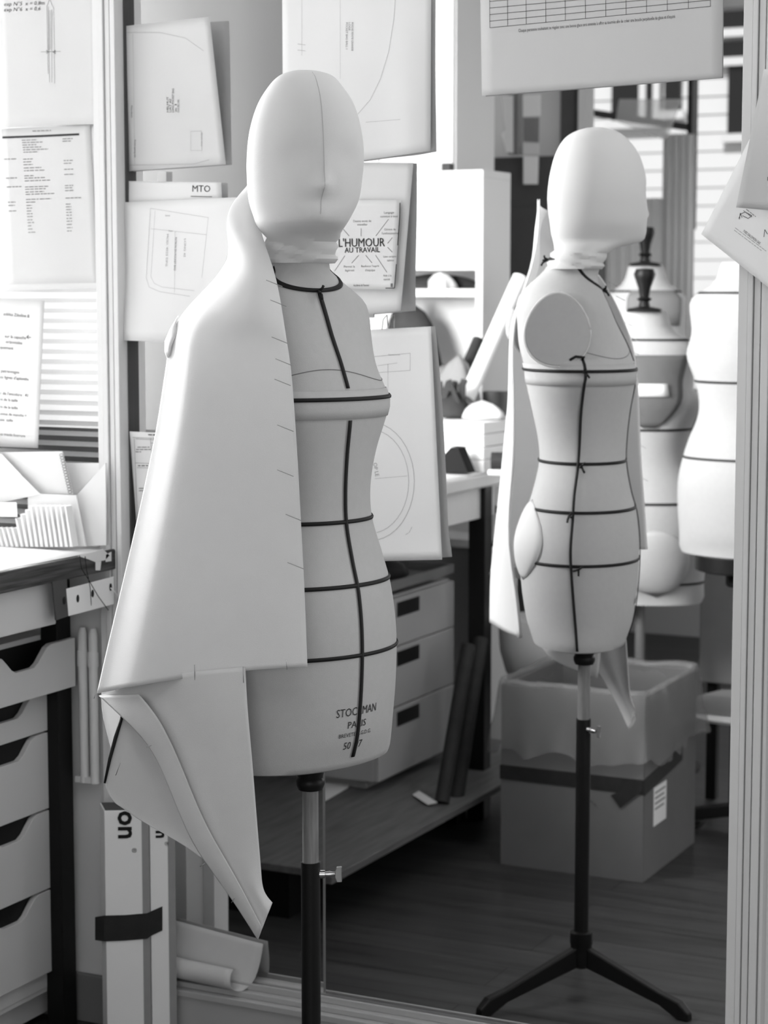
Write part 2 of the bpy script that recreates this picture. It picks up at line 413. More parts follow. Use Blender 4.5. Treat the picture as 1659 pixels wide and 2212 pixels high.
# head: hood of jersey over a padded egg, small nose and chin, folds at the neck
mb = MB(); rings = []
NZ = 70
yaw = math.radians(17)+TH
hf, hl = Vector((math.sin(yaw), -math.cos(yaw), 0)), Vector((math.cos(yaw), math.sin(yaw), 0))
HM = 64
def head_pt(z, ang, off=0):
    cx, cyy, w, b = spline(HEAD, z); a = math.radians(ang)
    w += off; b += off
    if z < 1.558:                                      # folds of the hood, not level
        g = .0030*math.sin((z+.013*math.sin(a+.8))*2*math.pi/.0170)*min(1, (1.563-z)/.008); w += g; b += g
    x, y = w*math.sin(a), b*math.cos(a)
    da = math.degrees(math.atan2(math.sin(a), math.cos(a)))
    y += .011*math.exp(-((z-1.627)/.013)**2-(da/8)**2)+.004*math.exp(-((z-1.648)/.02)**2-(da/7)**2)
    y -= .004*math.exp(-((z-1.606)/.010)**2-(da/20)**2)
    y -= .005*math.exp(-((z-1.668)/.02)**2-((abs(da)-26)/14)**2)
    y += .004*math.exp(-((z-1.580)/.012)**2-(da/12)**2)
    p = hf*y+hl*x
    return Vector((AX.x+cx+p.x, AX.y+cyy+p.y, z))
for i in range(NZ+1):
    t = i/NZ; z = 1.516+(1.801-1.516)*(1-(1-t)**1.6)
    rings.append([head_pt(z, 360*j/HM) for j in range(HM)])
head = obj('head', mb.loft(rings), M['hood'], dress, smooth=60, label='smooth cloth head with a hint of nose and folds at the neck')
mb = MB().tube([head_pt(1.795-.21*i/30, 0, .0002) for i in range(31)], .00035, 5)
obj('seam', mb, M['pencil'], head)
# bridging band round the bust
mb = MB()
rows = [[F0.S(zc, a, .0016) for a in range(0, 361, 6)] for zc in (1.284, 1.297, 1.310, 1.3265)]
obj('bust_band', mb.grid(rows), M['canvas'], dress, smooth=180, solid=.0012)
# seam above the bust
mb = MB().tube([F0.S(1.348+.010*math.cos(math.radians(a)*3+.5), a, .0002) for a in range(-60, 100, 4)], .0007, 5)
obj('seam', mb, M['inkgrey'], torso)
mb = MB().tube([F0.S(1.348+.010*math.cos(math.radians(100)*3+.5)+.0, 100+a*.0, .0002) for a in (0, 1)], .0004, 4)
# style tapes
def tape_ring(z, off, a0=-120, a1=240, tilt=0):
    mb = MB(); n = 72; k = len(mb.v)
    rows = []
    for i in range(n+1):
        a = a0+(a1-a0)*i/n; zz = min(1.537, z+tilt*(1-math.cos(math.radians(a))))
        rows.append([F0.S(zz-.0029, a, off), F0.S(zz, a, off+.0012), F0.S(zz+.0029, a, off)])
    return obj('style_tape', mb.grid(rows), M['tape'], dress, smooth=180, solid=.0008)
tape_ring(1.314, .0036, -100, 255)
tape_ring(1.128, .0012); tape_ring(1.033, .0012, -110, 230); tape_ring(.928, .0012, -110, 225)
tape_ring(1.475, .0012, -75, 185, tilt=.046)
def tape_up(pts, off=.0014, w=.0030):
    rows = []
    for z, a in pts:
        c, ww, bb, ph = spline(BODY, z); da = math.degrees(w/((ww+bb)/2))
        rows.append([F0.S(z, a-da, off), F0.S(z, a, off+.0012), F0.S(z, a+da, off)])
    return obj('style_tape', MB().grid(rows), M['tape'], dress, smooth=180, solid=.0008)
lerp = lambda a, b2, t: a+(b2-a)*t
tape_up([(lerp(1.472, 1.330, i/20), lerp(1, 3, i/20)) for i in range(21)])
tape_up([(lerp(1.282, .768, i/60), 3) for i in range(61)])
tape_up([(lerp(1.338, .756, i/60), 91+7*math.sin(i/60*3.0)) for i in range(61)], .0024)
# loose tape ends (knots)
for z, a in ((1.474, 0), (1.314, 93), (1.124, 93), (1.027, 102), (.922, 90), (1.535, 180)):
    mb = MB()
    for k in range(3):
        e = F0.S(z-.012+.010*k, a+random.uniform(-5, 7), .012)
        mb.tube([F0.S(z, a, .003), (F0.S(z, a, .010)+e)/2, e], .0022, 6)
    obj('tape_knot', mb, M['tape'], dress, smooth=180)
obj('tape_end', MB().tube([F0.S(1.336, 92, .003), F0.S(1.341, 89, .006), F0.S(1.343, 97, .006), F0.S(1.336, 104, .005)], .0028, 6), M['tape'], dress, smooth=180)
# left armhole plate with its frayed edge, and hip pad
def armplate(side, r=1.0, off=.0):
    c, w, b2, ph = spline(BODY, 1.40); f, l = F0.dirs(ph); o = AX+f*(c-.036)+l*side*(.1185+off); pts = []
    for k in range(40):
        a = 2*math.pi*k/40; q = Vector((math.cos(a), math.sin(a)))
        wx = .064*r*(1-.16*q.y); pts.append(o+f*(wx*q.x)+Vector((0, 0, 1.396+.072*r*q.y)))
    return pts, l*side
for side in (1, -1):
    pl, n = armplate(side); p2, _ = armplate(side, .97, .004)
    obj('armhole_plate', MB().loft([[p-n*.03 for p in pl], pl, [p+n*.002 for p in pl], p2]), M['canvas'], dress, smooth=40)
pl, n = armplate(1, 1.02, .0015)
obj('frayed_edge', MB().tube(pl+[pl[0]], [.0016+.0012*random.random() for _ in range(41)], 6), M['toile'], torso, smooth=180)
mb = MB(); rings = []
for i in range(15):
    t = i/14; z = .885+.165*t; hgt = math.sin(math.pi*t)**.7
    rings.append([F0.S(z, 160+33*hgt*math.cos(2*math.pi*k/20), .001+.012*hgt*(1 if math.sin(2*math.pi*k/20) > 0 else -.3)*abs(math.sin(2*math.pi*k/20))**.7) for k in range(20)])
obj('hip_pad', mb.loft(rings), M['toile'], dress, smooth=180)
# maker's print on the lower front
mb = MB()
def on_body(txt, z, a0, h, width):
    vs, fs, w = glyphs(txt); k = width/w
    r = .145
    mb.add([F0.S(z+y*h, a0+math.degrees((x*k-width/2)/r), .0007) for x, y in vs], fs)
on_body('STOCKMAN', .836, 2, .0125, .078); on_body('PARIS', .8165, 2, .0105, .036)
on_body('BREVETE  S.G.D.G.', .803, 2, .0060, .064); on_body('50  97', .783, 1, .0115, .036)
obj('maker_print', mb, M['ink'], torso, recalc=False)
# stand
st = obj('pole', MB().tube([(0, -.6, .10), (0, -.6, .587)], .0152, 20), M['black'], dress, smooth=40, label='black lower tube of the stand')
obj('upper_pole', MB().tube([(0, -.6, .55), (0, -.6, .752)], .0127, 20), M['polewood'], dress, smooth=40, label='worn wooden upper pole')
obj('collar', MB().lathe((0, -.6), [(.008, .700), (.019, .703), (.0225, .711), (.0225, .718), (.0195, .722), (.0215, .730), (.012, .748)]), M['black'], dress, smooth=40)
cl = obj('clamp', MB().tube([(.012, -.594, .567), (.020, -.590, .567)], .0065, 12).tube([(.020, -.590, .567), (.026, -.587, .567), (.034, -.583, .567)], [.004, .005, .0035], 12), M['steel'], dress, smooth=40)
obj('wing_screw', MB().prism([Vector((.034, -.583, .567))+Vector((a*cT, a*sT, 0))+Vector((0, 0, b2)) for a, b2 in ((0, -.004), (.003, -.0125), (.011, -.012), (.0105, .0), (.011, .013), (.003, .0125), (0, .004))], Vector((-.0035*-sT, -.0035*cT, 0))), M['steel'], cl, bevel=.0008)
obj('hub', MB().lathe((0, -.6), [(.014, .055), (.022, .062), (.024, .085), (.0225, .105), (.024, .108), (.0235, .132), (.0155, .134)]), M['black'], dress, smooth=40)
for ang in (120, 14, 248):
    d = Vector((math.cos(math.radians(ang)), math.sin(math.radians(ang)), 0)); n = Vector((-d.y, d.x, 0)); c = Vector((0, -.6, 0))
    r0 = [c+d*.012+n*w+Vector((0, 0, z)) for w, z in ((-.010, .060), (.010, .060), (.010, .104), (-.010, .104))]
    r1 = [c+d*.20+n*w+Vector((0, 0, z)) for w, z in ((-.010, .020), (.010, .020), (.010, .046), (-.010, .046))]
    r2 = [c+d*.245+n*w+Vector((0, 0, z)) for w, z in ((-.012, .000), (.012, .000), (.011, .036), (-.011, .036))]
    r3 = [c+d*.268+n*w+Vector((0, 0, z)) for w, z in ((-.011, .000), (.011, .000), (.009, .016), (-.009, .016))]
    obj('leg', MB().loft([r0, r1, r2, r3]), M['black'], dress, bevel=.003)

# ================================================================== the cape
cape = thing('toile_cape', 'stiff off-white toile cape pinned over the right half of the dress form', 'cape', L(420, 1500, -.05))
ROWS = [(538, 398, .030, 541, 420, .012), (492, 448, .030, 558, 480, .000), (489, 500, .026, 572, 530, -.030), (501, 556, .022, 592, 585, -.075),
        (458, 612, .020, 604, 640, -.100), (395, 672, .020, 612, 690, -.118), (366, 728, .018, 621, 745, -.135), (359, 800, .014, 630, 805, -.150), (344, 900, .008, 637, 905, -.158),
        (320, 1020, .004, 644, 1015, -.160), (291, 1150, -.004, 650, 1130, -.160), (256, 1300, -.012, 658, 1280, -.168), (232, 1400, -.018, 661, 1365, -.172), (210, 1498, -.022, 664, 1440, -.176)]
NC = 9
def cape_front(off=0):
    rows = []
    for i, (xl, yl, dl, xf, yf, df) in enumerate(ROWS):
        r = []
        for j in range(NC):
            t = [0, .05, .11, .17, .25, .40, .60, .80, 1][j]
            k2 = min(1, max(0, (i-4)/3)); q = min(1, t/.19); q = q*q*(3-2*q)
            g = (1-k2)*(1-(1-t)**2.6)+k2*(.74*q+.26*t); tt = t
            x = xl+(xf-xl)*tt; y = yl+(yf-yl)*(1-(1-t)**(1.0 if i < 12 else 1.6))
            dep = dl+(df-dl)*g
            if i >= 5: pass
            if 3 <= i <= 5: dep -= .030*math.sin(math.pi*t)
            r.append(L(x, y, dep-off))
        rows.append(r)
    return rows
cf = cape_front()
obj('front_panel', MB().grid(cf), M['toile'], cape, smooth=180, sub=3, solid=.0016, recalc=False)
# shoulder seam flap
obj('shoulder_flap', MB().grid([[L(385, 682, .03), L(378, 700, .012), L(382, 720, 0)], [L(348, 742, .03), L(356, 745, .012), L(368, 748, -.004)], [L(362, 776, .025), L(362, 772, .012), L(366, 768, 0)]]), M['toile'], cape, smooth=180, sub=1, solid=.0014, recalc=False)
# back panel: from the side fold round to the hem at the centre back
def virt_pt(xy, pyr):                                  # height at which a plan position shows at row pyr of the mirror image
    v = Vector((xy[0], -xy[1], 0)); t0 = (v-CAM).dot(FH)
    d = ray(830, pyr); t = t0/d.dot(FH)
    return Vector((xy[0], xy[1], CAM.z+t*d.z))
HEM = [(430, .100), (500, .098), (580, .112), (660, .140), (720, .152), (800, .150), (900, .146), (1000, .146), (1090, .155), (1180, .156), (1270, .140), (1345, .132), (1378, .130)]
left_edge = [cf[i][0] for i in (0, 1, 3, 4, 5, 6, 8, 9, 10, 11, 13)]+[L(228, 1572, -.012), L(246, 1640, -.002)]
rows = []
for k, (pyr, r) in enumerate(HEM):
    a = math.radians(38)+TH; bd = Vector((-math.sin(a), math.cos(a), 0))
    h = virt_pt(AX+bd*r, pyr); e = left_edge[k]; row = []
    for j in range(7):
        t = j/6; p = e.lerp(h, t)
        out = (p-AX); out.z = 0; out.normalize()
        row.append(p+out*(.010*math.sin(math.pi*t)))
    rows.append(row)
obj('back_panel', MB().grid(rows), M['toile'], cape, smooth=180, sub=2, solid=.0016, recalc=False)
obj('hem_band', MB().grid([[r[6]+(r[5]-r[6])*t+Vector((-.003, .003, 0)) for t in (0, .18, .36)] for r in rows]), M['toile'], cape, smooth=180, sub=1, solid=.0012, recalc=False)
# hanging corner below the front hem
BL = [(214, 1503, -.024), (262, 1548, -.098), (330, 1612, -.135), (372, 1720, -.160), (410, 1812, -.176), (445, 1866, -.185), (502, 1942, -.195), (557, 2030, -.200)]
BR_ = [(530, 1440, -.165), (534, 1530, -.178), (543, 1620, -.185), (551, 1720, -.190), (558, 1810, -.192), (564, 1880, -.194), (566, 1926, -.196), (588, 1950, -.194)]
TOPM = [(372, 1455, -.150), (412, 1540, -.160), (437, 1630, -.166), (462, 1730, -.178), (485, 1815, -.186), (508, 1875, -.192), (540, 1935, -.199), (572, 1992, -.201)]
rows = [[L(*a), L((a[0]+m[0])/2, (a[1]+m[1])/2, (a[2]+m[2])/2-.006), L(*m), L((m[0]+b2[0])/2, (m[1]+b2[1])/2, (m[2]+b2[2])/2-.008), L(*b2)] for a, m, b2 in zip(BL, TOPM, BR_)]
obj('hanging_corner', MB().grid(rows), M['shaded'], cape, smooth=180, sub=3, solid=.0016, recalc=False)
FE = [(300, 1500, -.11), (345, 1552, -.142), (386, 1640, -.158), (418, 1722, -.172), (448, 1790, -.182), (488, 1858, -.190), (528, 1930, -.199), (566, 2004, -.2005)]
rows = [[L(a[0], a[1], a[2]-.004), L((a[0]+m[0])/2, (a[1]+m[1])/2, (a[2]+m[2])/2-.013), L(m[0], m[1], m[2]-.013)] for a, m in zip(BL, FE)]
obj('hem_fold', MB().grid(rows), M['shaded'], cape, smooth=180, sub=3, solid=.0012, recalc=False)
# inside of the back: the flap behind the hanging corner, its shade put into the cloth colour
rows = []
for k in range(7):
    t = k/6
    a = [(264, 1545, -.085), (250, 1590, -.095), (236, 1640, -.105), (226, 1690, -.115), (232, 1712, -.118), (246, 1734, -.120), (262, 1742, -.122)][k]
    b2 = [(520, 1480, -.145), (520, 1560, -.145), (510, 1640, -.15), (500, 1720, -.155), (485, 1800, -.16), (470, 1850, -.165), (455, 1868, -.170)][k]
    m = ((a[0]+b2[0])/2-8, (a[1]+b2[1])/2-(6 if k > 4 else 0), (a[2]+b2[2])/2+.03)
    m1 = ((a[0]*3+b2[0])/4-6, (a[1]*3+b2[1])/4, (a[2]*3+b2[2])/4+.02)
    m2 = ((a[0]+b2[0]*3)/4-4, (a[1]+b2[1]*3)/4-(8 if k > 4 else 0), (a[2]+b2[2]*3)/4+.02)
    rows.append([L(*a), L(*m1), L(*m), L(*m2), L(*b2)])
obj('inner_flap', MB().grid(rows), M['shaded'], cape, smooth=180, sub=3, solid=.0014, recalc=False)
obj('black_edging', MB().tube([L(264, 1547, -.089), L(250, 1592, -.099), L(237, 1640, -.109), L(226, 1692, -.119)], [.0024, .0030, .0026, .0016], 8), M['tape'], cape, smooth=180)
def pin(x0, y0, x1, y1, d0, d1=None):
    obj('pin', MB().tube([L(x0, y0, d0), L(x1, y1, d1 if d1 is not None else d0)], .00055, 6), M['pin'], cape, smooth=180)
for x, y, d in ((588, 612, -.112), (597, 655, -.127), (600, 735, -.147), (608, 782, -.158), (606, 826, -.163), (612, 925, -.168), (612, 1022, -.172), (630, 1118, -.171), (634, 1222, -.176)):
    pin(x-13, y-7, x+22, y+7, d, d-.003)
pin(420, 1436, 421, 1470, -.160); pin(525, 1440, 526, 1475, -.176); pin(618, 1425, 620, 1447, -.186); pin(250, 1484, 251, 1498, -.055)
pin(206, 1500, 203, 1509, -.022); pin(316, 1614, 327, 1610, -.15); pin(432, 1872, 443, 1865, -.195); pin(500, 1950, 506, 1940, -.205); pin(250, 1675, 260, 1648, -.125)

# ================================================================== papers pinned on the partition and the mirrors
s = Sheet('paper_sheet', 'white sheet with a thin sword-like line drawing, highest on the blind', [(-6, -130), (205, -130), (212, 268), (8, 275)], (.004, .012, .010, .008), M['dullpaper'], wave=.0012, seed=1, plane=-.004)
s.text('exp N°5  x = 0,8m', 8, 13, 8, -2, ink='ink', shear=.2).text('exp N°6  x = 0,6', 8, 25, 8, -2, ink='ink', shear=.2)
for x0, x1, y0, y1 in ((101, 104, 14, 160), (104, 107, 14, 178), (112, 112, 20, 178), (116, 118, 18, 180)): s.line([(x0, y0), (x1, y1)], 1.0, 'inkgrey')
s.line([(101, 14), (107, -2), (116, 18)], 1.2, 'inkgrey')
for k in range(26): s.line([(104, 24+k*3.3), (111, 23+k*3.3)], .8, 'inkgrey')
s.line([(88, 112), (131, 111)], 1.0, 'inkgrey').line([(100, 109), (105, 112), (100, 115)], 2, 'inkgrey').line([(120, 109), (114, 112), (120, 115)], 2, 'inkgrey').done()
s = Sheet('paper_sheet', 'blank backing sheet that shows along the edge of the printed table', [(2, 280), (207, 267), (225, 622), (6, 628)], (.003, .004, .004, .003), M['paper'], plane=-.004)
s.done()
s = Sheet('paper_sheet', 'white sheet printed with a three-column table under a black header bar', [(3, 278), (194, 269), (213, 611), (18, 614)], (.008, .008, .007, .008), M['dullpaper'], wave=.0008, seed=3, plane=-.004)
s.line([(5, 297), (88, 294), (171, 290)], 5.5, 'ink').blur(70, 283, 40, -2, 2)
y = 303
for k, (w1, w2, w3) in enumerate([(0, 34, 22), (0, 44, 18), (0, 30, 0), (0, 40, 0), (0, 54, 0), (0, 32, 0)]):
    s.blur(47+k*.7, y, w2, -2, 2); (s.blur(135, y-3, w3, -2, 2) if w3 else 0); y += 5.2
for y, w1, w2, w3 in ((344, 26, 22, 0), (350, 0, 18, 20), (356, 0, 20, 18), (363, 0, 38, 0), (369, 0, 45, 20), (380, 0, 20, 22), (385, 24, 44, 0), (391, 0, 55, 0), (404, 32, 50, 18), (409, 0, 44, 16), (415, 0, 40, 18), (420, 0, 62, 0), (431, 0, 55, 34), (437, 16, 20, 0), (444, 14, 12, 12), (450, 0, 12, 12), (456, 16, 10, 12), (462, 0, 12, 12), (468, 0, 12, 12), (475, 0, 12, 12), (481, 0, 16, 12), (488, 0, 8, 12), (495, 0, 10, 12), (502, 0, 16, 10)):
    if w1: s.blur(9+(y-344)*.09, y, w1, -2, 2.2)
    if w2: s.blur(50+(y-344)*.07, y, w2, -2, 2)
    if w3: s.blur(137+(y-344)*.05, y-3, w3, -2, 2)
s.done()
s = Sheet('paper_sheet', 'white typed instruction sheet bending away below the table sheet', [(-60, 640), (96, 650), (82, 968), (-70, 962)], (.006, .010, .020, .010), M['paper'], bulge=lambda u, v: .010*math.sin(math.pi*v), wave=.001, seed=5, plane=-.004)
for txt, x, y, h in (('odèles Zibeline &', 7, 681, 7), ('sur la capuche', 10, 729, 7), ('orizontales', 12, 741, 7), ('quement', 0, 753, 7), ('patronnages', 2, 804, 7), ('es lignes d\'aplombs', 0, 817, 7), ('r de l\'encolure : 41', 0, 852, 7), ('m de la taille', 0, 865, 6.5), ('m de la taille', 0, 881, 6.5), ('ssous de manche +', 0, 896, 6.5), ('ant  taille', 0, 909, 6.5), ('es tracés fourrure', 0, 940, 6.5)):
    s.text(txt, x, y, h*.92, 5, ink='ink', sx=.86)
s.line([(58, 728), (67, 729)], 1.6).line([(62, 724), (57.5, 728), (62, 732)], 1.6).done()
# on the left mirror
s = Sheet('pattern_sheet', 'curling sheet with a pocket outline, above the handwritten MTO sheet', [(255, 58), (453, 36), (488, 355), (277, 370)], (.004, .022, .006, .003), M['dullpaper'], bulge=lambda u, v: .008*u*u*(1-v), wave=.0012, seed=2, plane=.012)
s.line([(272, 72), (276, 357), (330, 356), (420, 354), (452, 345)], .8, 'pencil').line([(272, 70), (345, 70), (400, 82), (440, 110)], .8, 'pencil')
s.line([(287, 72), (291, 355)], .6, 'pencil').line([(412, 325), (412, 284), (435, 283), (436, 325), (412, 325)], .6, 'pencil')
for k, (w, t2) in enumerate(((34, 'ink'), (30, 'ink'), (52, 'ink'), (18, 'inkgrey'), (28, 'inkgrey'))): s.text(('HELMUT', 'UAT AF', 'LONG POCKET BAG', 'x1', 'DOUBLURE')[k], 364+k*5.8, 243-(52 if k == 2 else w)*.0, 4.2, -90, ink=t2, fit=w)
s.text('Milieu devant', 283, 228, 3.6, 90, ink='ink', fit=26).text('Pocket opening side', 290, 302, 3.6, 90, ink='ink', fit=38).text('Grain line', 434, 286, 3.2, 90, ink='inkgrey', fit=30).done()
s = Sheet('paper_sheet', 'white sheet with MTO handwritten and underlined in its corner', [(268, 391), (478, 394), (482, 470), (262, 470)], (.004, .006, .006, .005), M['paper'], plane=.012, wave=.0006)
s.text('MTO', 414, 414, 14, 1, ink='ink', fit=40).line([(412, 424), (458, 425)], 1.5).done()
s = Sheet('pattern_sheet', 'creased pattern sheet with a rounded pocket outline, half hidden by the cape', [(268, 437), (560, 424), (565, 748), (262, 735)], (.010, .014, .020, .014), M['kraft'], bulge=lambda u, v: .008*math.sin(3*math.pi*u*.6+1)*v, wave=.003, seed=8, plane=.012)
s.line([(325, 450), (450, 470)], .7, 'pencil').line([(325, 450), (316, 600), (322, 620), (345, 630), (410, 640)], .7, 'pencil').line([(335, 455), (326, 598), (333, 612), (350, 620), (420, 628)], .6, 'pencil').line([(326, 494), (446, 507)], .6, 'pencil').line([(378, 500), (377, 632)], .6, 'pencil').line([(450, 470), (436, 600)], .6, 'pencil')
s.text('PATRON EN POCKET BAG', 378, 512, 4, 92, ink='inkgrey', fit=72).text('MOD. 4025 DFG', 360, 505, 4, 92, ink='pencil', fit=70).text('LONG 42', 398, 515, 4, 92, ink='pencil', fit=40).text('bord', 357, 467, 3.5, 3, ink='inkgrey').text('haut', 364, 500, 3.5, 3, ink='inkgrey').done()
obj('tape_piece', MB().grid([[P(x, y, y=.006) for x in (340, 349, 359)] for y in (370, 381, 392)]), M['tapeclear'], None, solid=.0002, label='short strip of adhesive tape just above the MTO sheet', cat='tape', recalc=False)
s = Sheet('label_sheet', 'ruled form curling at its top edge beside the left post', [(280, 932), (420, 938), (420, 1195), (300, 1195)], (.012, .012, .008, .006), M['paper'], bulge=lambda u, v: .010*math.exp(-(v/.10)**2), plane=.010)
for a in ([(286, 945), (420, 950)], [(290, 948), (298, 1150)], [(292, 1000), (400, 1004)], [(296, 1010), (400, 1013)], [(325, 947), (329, 1000)], [(326, 957), (400, 960)], [(293, 948), (400, 953)]): s.line(a, 1.0, 'inkgrey')
s.blur(320, 939, 40, 2, 3, 'ink').blur(297, 966, 26, 0).blur(294, 971, 32, 0).blur(293, 976, 12, 0).blur(298, 1006, 22, 0, 2.5, 'ink').blur(300, 1055, 22, 0).blur(300, 1060, 22, 0).done()
# round the head and to its right
s = Sheet('pattern_sheet', 'large pattern sheet with a long curve, hanging behind the cloth head', [(609, -120), (932, -120), (930, 326), (612, 372)], (.006, .010, .012, .006), M['kraft'], bulge=lambda u, v: .008*math.exp(-((u-.85)/.12)**2)*v, wave=.0018, seed=4, nu=22, nv=22)
pts = [(855, -20), (851, 40), (840, 110), (822, 170), (800, 215), (770, 250)]
s.line(pts, .8, 'pencil').line([(652, 120), (652, -40)], .6, 'pencil').line([(643, 95), (660, 97)], .8, 'pencil').line([(643, 108), (660, 110)], .8, 'pencil').line([(735, -20), (735, 170)], .5, 'pencil').line([(790, 264), (865, 258)], .6, 'pencil')
for k, (t2, w) in enumerate((('POCHE FENTE GRANDE', 62), ('LOGE', 18), ('POCKET BAG BALL 1', 58))): s.text(t2, 759-k*6, 48, 4, 90, ink='inkgrey', fit=w)
s.done()
s = Sheet('paper_sheet', 'bare white sheet under the humour poster, its right edge curling off the glass', [(690, 350), (893, 352), (866, 672), (690, 690)], (.004, .009, .032, .006), M['paper'], wave=.001, seed=6)
s.done()
obj('tape_piece', MB().grid([[P(x, y, y=-.003) for x in (790, 807)] for y in (640, 686)]), M['paper'], None, solid=.0003, label='small white paper tab under the corner of the poster backing', cat='tape', recalc=False)
s = Sheet('poster', 'printed poster with a large central slogan and lines radiating to small captions', [(690, 432), (866, 432), (852, 626), (684, 622)], (.012, .022, .040, .014), M['paper'], wave=.0008, seed=9)
zx = lambda x: 450+x/2.949
zy = lambda y2: 130+y2/2.949
s.text("L'HUMOUR", zx(826), zy(1190), 18, -1, fit=101).text('AU TRAVAIL', zx(868), zy(1226), 11, -1, fit=76)
s.text("L'HUMOUR", zx(826)+.7, zy(1190)+.3, 18, -1, fit=101).text('AU TRAVAIL', zx(868)+.5, zy(1226)+.3, 11, -1, fit=76)
for t2, x, y, w in (('Donne envie de', 980, 1031, 39), ('travailler', 981, 1053, 22), ('Langage', 1150, 977, 22), ('commun à tous', 1150, 1001, 38), ('Génère de', 1157, 1084, 25), ("l'enthousiasme", 1157, 1109, 36), ('Lève certains', 1155, 1257, 28), ('tabous', 1160, 1281, 15), ('Permet la', 898, 1321, 24), ('légèreté', 900, 1345, 20), ("Renforce l'esprit", 1030, 1318, 39), ("d'équipe", 1030, 1344, 22), ('porte du', 793, 1260, 21), ('plaisir', 785, 1284, 15), ('Aide à la', 1140, 1378, 18), ('santé', 1137, 1402, 14), ("Académie de l'humour", 975, 1440, 34)):
    s.text(t2, zx(x), zy(y), 4.6, -1, fit=w, ink='ink' if y > 1430 else 'inkgrey', center=True)
for a in (((973, 1072), (973, 1122)), ((1148, 1013), (1067, 1120)), ((1172, 1130), (1142, 1167)), ((1142, 1192), (1172, 1223)), ((1065, 1242), (1138, 1352)), ((1002, 1242), (1043, 1292)), ((958, 1243), (913, 1293)), ((870, 1245), (805, 1343)), ((808, 1200), (777, 1230)), ((837, 1050), (897, 1120))):
    s.line([(zx(p[0]), zy(p[1])) for p in a], 1.1)
s.line([(zx(1221), zy(908)), (zx(1214), zy(1180))], 2.2, 'ink').line([(zx(1198), zy(1300)), (zx(1186), zy(1452)), (zx(1128), zy(1452))], 2.0, 'ink').line([(zx(1168), zy(1445)), (zx(1168), zy(1422))], 6, 'inkgrey').done()
s = Sheet('pattern_sheet', 'tall pattern sheet with two parallel pencil arcs beside the waist', [(735, 716), (931, 705), (955, 1209), (735, 1214)], (.004, .009, .016, .006), M['tracing'], bulge=lambda u, v: .006*math.exp(-((u-1)/.25)**2)*math.sin(math.pi*v)+.006*math.exp(-((v-1)/.07)**2)*u, wave=.0014, seed=11, nu=22, nv=26)
arc = lambda rx, ry: [(800+rx*math.sin(t*math.pi/20), 1040-ry*math.cos(t*math.pi/20)) for t in range(1, 20)]
s.line(arc(95, 128), 1.0, 'pencil').line(arc(83, 112), .9, 'pencil')
s.line([(800, 771), (886, 763), (886, 800), (800, 806)], .7, 'pencil').line([(838, 786), (838, 808)], .8, 'pencil').line([(838, 806), (838, 850)], .5, 'pencil').line([(815, 790), (858, 784)], .6, 'pencil').text('Devant cousu', 839, 768, 3, -2, ink='inkgrey', fit=25)
s.text('OP LE', 806, 1000, 8, 80, ink='pencil').line([(810, 1034), (880, 1028)], .6, 'pencil').line([(876, 1155), (884, 1150), (890, 1138)], .8, 'pencil').done()
obj('paper_clip', MB().tube([P(825, 712, y=-.014), P(828, 690, y=-.016), P(836, 680, y=-.016), P(838, 708, y=-.014)], .0011, 6), M['paper'], None, smooth=180, label='thin white loop of paper sticking up behind the tall arc sheet', cat='paper')
s = Sheet('chart_sheet', 'wide white chart with an empty ruled grid above one line of text', [(1036, -110), (1563, -110), (1560, 168), (1041, 207)], (.010, .004, .004, .010), M['dullpaper'], wave=.001, seed=12, nu=20, nv=20)
for k in range(7):
    yl = 60-14.2*k; yr = 13.7-13.6*k; s.line([(1058, yl), (1534.6, yr)], 1.1, 'ink')
for x in (1058, 1096.5, 1136.7, 1179, 1221, 1264.5, 1308.6, 1352.5, 1396.6, 1441.5, 1487, 1534.6):
    yb = 60+(13.7-60)*(x-1058)/476.6; s.line([(x, yb), (x-.6, yb-84)], 1.1, 'ink')
s.text("Chaque personne souhaitant se régaler avec une bonne glace sera amenée à offrir sa tournée afin de créer une boucle perpétuelle de glace et d'équité", 1120, 69.5, 7.0, -5.25, fit=340).done()
s = Sheet('letter_sheet', 'white letter turned askew across the right post, with a signature', [(1650, 240), (1830, 500), (1690, 645), (1515, 506)], (.022, .03, .032, .026), M['tracing'], wave=.001, seed=13, plane=-.02)
s.text('YVES SALOMON SAS', 1604, 500, 5.5, 38, fit=46).line([(1596, 472), (1600, 462), (1610, 458), (1624, 466), (1616, 472), (1604, 466)], 1.2).line([(1597, 474), (1599, 460), (1603, 470)], 1.0)
for k in range(2): s.blur(1588+k*-2, 492+k*5, 84-10*k, 37, .8)
s.blur(1606, 455, 22, 38, 1.4).blur(1612, 452, 26, 38, 1.4).line([(1650, 512), (1652, 496), (1658, 506)], 1.3).done()
s = Sheet('curled_sheet', 'curved grey-looking sheet in front of the askew letter at the right edge', [(1650, 150), (1850, 120), (1850, 470), (1590, 448)], (.075, .02, .02, .055), M['paper'], bulge=lambda u, v: .02*math.sin(math.pi*v)*(1-u), plane=-.02, nu=18, nv=18)
s.text('LE', 1657, 390, 8, 0).done()

